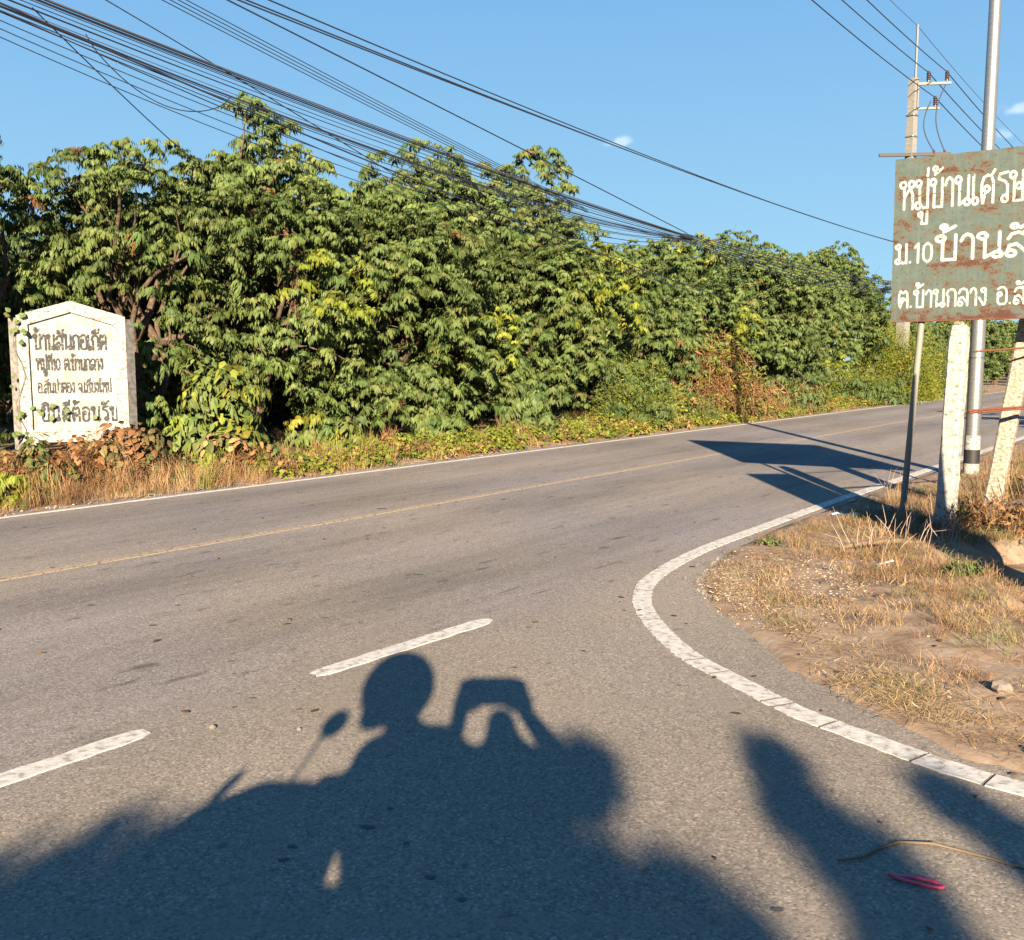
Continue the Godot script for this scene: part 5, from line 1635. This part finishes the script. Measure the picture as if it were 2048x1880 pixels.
func surface_nets(mb: MB, bones: Array, cell: float, k: float) -> void:
	var lo := Vector3.ONE * 1e9
	var hi := -lo
	for b in bones:
		var r := maxf(b[2], b[3]) + cell * 2
		for e in [b[0], b[1]]:
			lo = lo.min(e - Vector3.ONE * r); hi = hi.max(e + Vector3.ONE * r)
	var n := Vector3i(((hi - lo) / cell).ceil()) + Vector3i.ONE
	var val := PackedFloat32Array()
	val.resize(n.x * n.y * n.z)
	var id := func(x: int, y: int, z: int) -> int: return (z * n.y + y) * n.x + x
	for z in n.z:
		for y in n.y:
			for x in n.x: val[(z * n.y + y) * n.x + x] = capsule_field(bones, lo + Vector3(x, y, z) * cell, k)
	var vert := {}
	for z in n.z - 1:
		for y in n.y - 1:
			for x in n.x - 1:
				var c := []
				var neg := 0
				for i in 8:
					var w := val[((z + (i >> 2 & 1)) * n.y + y + (i >> 1 & 1)) * n.x + x + (i & 1)]
					c.append(w)
					if w < 0: neg += 1
				if neg == 0 or neg == 8: continue
				var sum := Vector3.ZERO
				var cnt := 0
				for e in [[0, 1], [2, 3], [4, 5], [6, 7], [0, 2], [1, 3], [4, 6], [5, 7], [0, 4], [1, 5], [2, 6], [3, 7]]:
					var v0: float = c[e[0]]
					var v1: float = c[e[1]]
					if (v0 < 0) != (v1 < 0):
						var t := v0 / (v0 - v1)
						var p0 := Vector3(e[0] & 1, e[0] >> 1 & 1, e[0] >> 2 & 1)
						var p1 := Vector3(e[1] & 1, e[1] >> 1 & 1, e[1] >> 2 & 1)
						sum += p0.lerp(p1, t); cnt += 1
				vert[(z * n.y + y) * n.x + x] = lo + (Vector3(x, y, z) + sum / cnt) * cell
	var nrm := {}
	for key in vert:
		var p: Vector3 = vert[key]
		var e := cell * .5
		nrm[key] = Vector3(capsule_field(bones, p + Vector3(e, 0, 0), k) - capsule_field(bones, p - Vector3(e, 0, 0), k), capsule_field(bones, p + Vector3(0, e, 0), k) - capsule_field(bones, p - Vector3(0, e, 0), k), capsule_field(bones, p + Vector3(0, 0, e), k) - capsule_field(bones, p - Vector3(0, 0, e), k)).normalized()
	var ax := [[1, n.x, n.x * n.y], [n.x, n.x * n.y, 1], [n.x * n.y, 1, n.x]]
	for z in range(1, n.z - 1):
		for y in range(1, n.y - 1):
			for x in range(1, n.x - 1):
				var i := (z * n.y + y) * n.x + x
				for a in ax:
					var v0 := val[i]
					var v1 := val[i + a[0]]
					if (v0 < 0) == (v1 < 0): continue
					var q := [i, i - a[1], i - a[1] - a[2], i - a[2]]
					if not (vert.has(q[0]) and vert.has(q[1]) and vert.has(q[2]) and vert.has(q[3])): continue
					if v0 > 0: q.reverse()
					mb.smooth_tri([vert[q[0]], vert[q[1]], vert[q[2]]], [nrm[q[0]], nrm[q[1]], nrm[q[2]]])
					mb.smooth_tri([vert[q[0]], vert[q[2]], vert[q[3]]], [nrm[q[0]], nrm[q[2]], nrm[q[3]]])

func behind_the_camera() -> void:
	# the phone that takes the picture, enlarged to fill out its shadow
	var mb := MB.new()
	mb.box(Vector3(.0, .047, .03), Vector3(.2, .135, .01), .003)
	var ph := single("phone", mb, M.phone_body, "dark phone oversized for its shadow held level in the rider's hands", "phone", Vector3(0, 1.5, 0))
	ph.rotation_degrees.x = -6
	# the rider, twisted on the seat towards the road
	var t := thing("person", "rider in dark clothes and open helmet sitting on a scooter, holding up a phone", "person", Vector3(0, 0, 0))
	var V := func(x: float, y: float, z: float) -> Vector3: return Vector3(x, y, z)
	var bones := [
		[Vector3(.0, .86, .36), Vector3(.14, .9, .38), .17, .18], [Vector3(.08, .98, .38), Vector3(-.14, 1.2, .4), .21, .21], [Vector3(-.1, .98, .36), Vector3(-.28, 1.16, .36), .19, .18], [Vector3(-.3, 1.2, .34), Vector3(-.58, 1.25, .3), .11, .075], [Vector3(-.14, 1.2, .4), Vector3(-.26, 1.38, .36), .2, .13], [Vector3(-.3, 1.4, .34), Vector3(-.4, 1.54, .28), .065, .06],
		[Vector3(-.4, 1.58, .27), Vector3(-.42, 1.64, .26), .09, .1],
		[Vector3(-.44, 1.36, .28), Vector3(-.2, 1.4, .36), .085, .1], [Vector3(-.44, 1.36, .28), Vector3(-.2, 1.22, .12), .065, .055], [Vector3(-.2, 1.22, .12), Vector3(-.14, 1.45, .07), .052, .036],
		[Vector3(-.2, 1.4, .38), Vector3(-.12, 1.35, .4), .1, .09], [Vector3(-.12, 1.33, .4), Vector3(.05, 1.4, .43), .1, .08], [Vector3(.05, 1.42, .43), Vector3(.04, 1.555, .44), .075, .062], [Vector3(.05, 1.43, .43), Vector3(.33, 1.29, .34), .075, .078], [Vector3(-.08, 1.2, .42), Vector3(.16, 1.28, .44), .16, .12], [Vector3(.32, 1.28, .32), Vector3(.145, 1.46, .07), .062, .036],
		[Vector3(.02, .84, .26), Vector3(-.4, .8, .2), .1, .075], [Vector3(-.4, .8, .2), Vector3(-.3, .36, .12), .068, .048], [Vector3(-.3, .36, .12), Vector3(-.26, .06, .08), .048, .04], [Vector3(-.26, .05, .08), Vector3(-.42, .04, .06), .045, .04],
		[Vector3(.02, .84, .46), Vector3(-.4, .78, .5), .1, .075], [Vector3(-.4, .78, .5), Vector3(-.3, .36, .5), .068, .048], [Vector3(-.3, .36, .5), Vector3(-.44, .32, .5), .045, .038]]
	mb = MB.new()
	surface_nets(mb, bones, .024, .05)
	for sg in [-1.0, 1.0]:
		var h := []
		h.append([Vector3(.145 * sg, 1.45, .065), Vector3(.135 * sg, 1.5, .05), .034, .04])
		h.append([Vector3(.135 * sg, 1.5, .05), Vector3(.125 * sg, 1.585, .046), .038, .032])
		for i in 4:     # fingers over the phone's far side edge
			var y := 1.6 - .021 * i
			var l: float = [.028, .032, .03, .024][i]
			h.append([Vector3(.112 * sg, y, .045), Vector3((.108 - .002 * i) * sg, y + .004, .018), .0095, .009])
			h.append([Vector3((.108 - .002 * i) * sg, y + .004, .018), Vector3((.102 - l) * sg, y + .006, .013), .009, .0078])
		h.append([Vector3(.108 * sg, 1.475, .055), Vector3(.085 * sg, 1.474, .05), .0115, .0105])
		h.append([Vector3(.085 * sg, 1.474, .05), Vector3(.06 * sg, 1.485, .042), .0105, .009])
		surface_nets(mb, h, .006, .008)
	part("body", mb, M.cloth_dark, t)
	# helmet: open shell with a visor
	var hm := thing("helmet", "dark open-face motorcycle helmet worn by the rider", "helmet", Vector3(-.435, 1.655, .25))
	mb = MB.new()
	var prof := []
	for i in 13:
		var a := lerpf(-.9, PI / 2, i / 12.0)
		prof.append(Vector2(cos(a) * .168, sin(a) * .185))
	mb.lathe(prof, Vector3(0, .0, 0), 26, Basis(Vector3(0, 0, 1), .3))
	part("shell", mb, M.helmet_shell, hm)
	mb = MB.new()
	mb.box(Vector3(-.07, -.11, 0), Vector3(.11, .12, .22), .03, Basis(Vector3(0, 0, 1), .0))
	part("visor", mb, M.visor, hm)
	scooter()
	# added board, out of frame beside the ditch, casts shadow onto the road
	var bd := thing("shadow_board", "added out-of-frame grey board, put in for its shadow, on two posts beside the ditch", "board", Vector3(3.54, .0, -5.75))
	mb = MB.new()
	mb.box(Vector3(0, 1.42, 0), Vector3(.56, 2.3, .03), .004)
	part("sheet", mb, M.board_metal, bd)
	for x in [-.22, .22]:
		mb = MB.new()
		mb.box(Vector3(x, 1.2, -.05), Vector3(.06, 2.6, .06), .004)
		part("post", mb, M.grey_pipe, bd)
	# added trees behind the rider and on the near verge; only their shadows show
	var rng := RandomNumberGenerator.new()
	rng.seed = 17
	var tops := [
		["added unseen slender tree with a broad rounded top, behind the scooter's front wheel", Vector3(-.95, 0, 6.0), [[-.5, 2.74, .34], [-.32, 2.9, .32], [-.08, 2.98, .34], [.15, 2.96, .32], [-.3, 2.6, .4], [.1, 2.5, .36], [-.3, 2.35, .4]]],
		["added unseen slender tree with a small bushy top, behind the rider's back", Vector3(.55, 0, 6.0), [[-.1, 3.36, .15], [-.12, 3.05, .16], [.12, 2.95, .25], [0, 2.6, .3], [-.28, 3.14, .18], [-.32, 2.9, .24], [-.35, 2.5, .3], [-.05, 2.2, .3]]],
		["added unseen slender tree with a pointed shoot on its shoulder, behind the scooter's rear", Vector3(1.15, 0, 6.0), [[.03, 3.40, .1], [.0, 3.24, .12], [.1, 3.1, .19], [.05, 2.85, .24], [0, 2.5, .26], [0, 2.15, .25]]],
		["added unseen slender tree with a narrow leaning top, farthest from the scooter", Vector3(1.72, 0, 6.0), [[-.02, 3.28, .1], [.05, 3.15, .13], [.12, 2.98, .16], [.18, 2.7, .2], [.2, 2.3, .22]]],
	]
	for a in tops:
		var g := thing("shadow_tree", a[0], "tree", a[1], "")  # added out of view, crown lobes shaped to the shadow wanted
		var st := MB.new()
		branch(st, rng, Vector3.ZERO, Vector3(a[2][0][0], a[2][0][1] - .1, 0), .035, .012, .05, 6)
		part("trunk", st, M.bark, g)
		var cr := Node3D.new()
		cr.name = "crown"; g.add_child(cr)
		var pl := []
		var tn := []
		for l in a[2]:
			for i in int(1300 * l[2] * l[2]) + 26:
				var d := rnd_dir(rng) * pow(rng.randf(), .35)
				pl.append(Transform3D(lean_basis(rng, (UP + d).normalized(), rng.randf_range(.45, .65)), Vector3(l[0], l[1], 0) + d * (l[2] - .05)))
				tn.append(pick(rng, GREENS))
		many("leaves", T.cover[1], pl, tn, cr)
	var o := bush("added_verge_tree", "added unseen leafy tree on the near verge beyond the lamp pole", "tree", Vector3(13.6, .1, -18.5), Vector3(2.4, 3.6, 1.6), T.longan, 260, GREENS, 41, 1.0)  # this and the next are added out of frame to shade the road
	o = bush("added_verge_tree", "second added unseen leafy tree on the near verge, farther along", "tree", Vector3(19.5, .1, -24.5), Vector3(3, 4.0, 2.0), T.longan, 260, GREENS, 42, 1.0)

func scooter() -> void:
	var t := thing("scooter", "dark red scooter standing on the side road under its rider", "scooter", Vector3(-.1, 0, .34))
	var wheel := func(x: float, called: String) -> void:
		var B := Basis(Vector3.RIGHT, PI / 2)
		var ty := MB.new()
		ty.lathe([Vector2(.19, -.045), Vector2(.25, -.045), Vector2(.272, -.02), Vector2(.275, 0), Vector2(.272, .02), Vector2(.25, .045), Vector2(.19, .045)], Vector3(x, .275, 0), 26, B)
		var w := part(called, ty, M.tyre, t)
		var rim := MB.new()
		rim.lathe([Vector2(.0, -.03), Vector2(.05, -.03), Vector2(.17, -.018), Vector2(.195, -.04), Vector2(.195, .04), Vector2(.17, .018), Vector2(.05, .03), Vector2(0, .03)], Vector3(x, .275, 0), 20, B)
		part("rim", rim, M.chrome, w)
	wheel.call(-.78, "wheel"); wheel.call(.52, "wheel")
	var mb := MB.new()
	mb.prism(PackedVector2Array([Vector2(-.42, .26), Vector2(.05, .26), Vector2(.25, .4), Vector2(.78, .62), Vector2(.82, .74), Vector2(.5, .74), Vector2(.0, .7), Vector2(-.12, .36), Vector2(-.36, .34), Vector2(-.5, .7), Vector2(-.62, .98), Vector2(-.74, .94), Vector2(-.66, .5)]), -.13, .13)
	part("body", mb, M.scooter_paint, t)
	mb = MB.new()
	mb.box(Vector3(.3, .78, 0), Vector3(.66, .1, .26), .04)
	part("seat", mb, M.scooter_plastic, t)
	mb = MB.new()
	mb.tube(PackedVector3Array([Vector3(-.78, .275, .07), Vector3(-.68, .7, .07), Vector3(-.6, 1.0, .0)]), [.028, .03, .03], 8)
	part("fork", mb, M.chrome, t)
	mb = MB.new()
	mb.prism(PackedVector2Array([Vector2(-1.0, .42), Vector2(-.93, .55), Vector2(-.78, .6), Vector2(-.6, .52), Vector2(-.62, .49), Vector2(-.78, .56), Vector2(-.91, .52), Vector2(-.97, .41)]), -.07, .07)
	part("mudguard", mb, M.scooter_paint, t)
	mb = MB.new()
	mb.prism(PackedVector2Array([Vector2(-.98, .7), Vector2(-.2, .7), Vector2(-.2, .99), Vector2(-.5, 1.01), Vector2(-.52, 1.07), Vector2(-.38, 1.1), Vector2(-.38, 1.2), Vector2(-.56, 1.25), Vector2(-.72, 1.25), Vector2(-.9, 1.17), Vector2(-1.02, 1.02)]), -.2, .16)
	part("handlebar_cover", mb, M.scooter_paint, t)
	mb = MB.new()
	mb.tube(PackedVector3Array([Vector3(-.5, 1.12, -.36), Vector3(-.64, 1.1, -.1), Vector3(-.76, 1.1, .12), Vector3(-.78, 1.12, .36)]), [.017, .016, .016, .017], 8)
	part("handlebar", mb, M.scooter_plastic, t)
	for a in [[Vector3(-.62, 1.13, -.2), Vector3(-.585, 1.39, -.22), .046, .5], [Vector3(-.8, 1.13, .26), Vector3(-.86, 1.36, .3), .02, 1.35]]:
		mb = MB.new()
		mb.tube(PackedVector3Array([a[0], a[0].lerp(a[1], .5) + Vector3(-.015, 0, 0), a[1]]), [.006], 6)
		var stalk := part("mirror_stalk", mb, M.chrome, t)
		mb = MB.new()
		var B := Basis(Vector3(0, 0, 1), -.5) * Basis(Vector3.RIGHT, PI / 2)
		mb.lathe([Vector2(0, -.012), Vector2(.6, -.01), Vector2(1, 0), Vector2(.6, .01), Vector2(0, .012)], Vector3.ZERO, 18)
		for i in mb.v.size(): mb.v[i] = a[1] + B * Vector3(mb.v[i].x * a[2], mb.v[i].y, mb.v[i].z * .062) + Vector3(.028, .05, 0)
		for i in mb.n.size(): mb.n[i] = (B * mb.n[i]).normalized()
		part("mirror", mb, M.scooter_plastic, stalk)
	mb = MB.new()
	mb.lathe([Vector2(0, 0), Vector2(.07, 0), Vector2(.075, .02), Vector2(.04, .05), Vector2(0, .055)], Vector3(-.85, 1.06, 0), 16, Basis(Vector3(0, 0, 1), PI / 2))
	part("headlight", mb, M.chrome, t)
	mb = MB.new()
	mb.tube(PackedVector3Array([Vector3(.1, .26, -.14), Vector3(.8, .36, -.15)]), [.04, .055], 10)
	part("exhaust", mb, M.chrome, t)
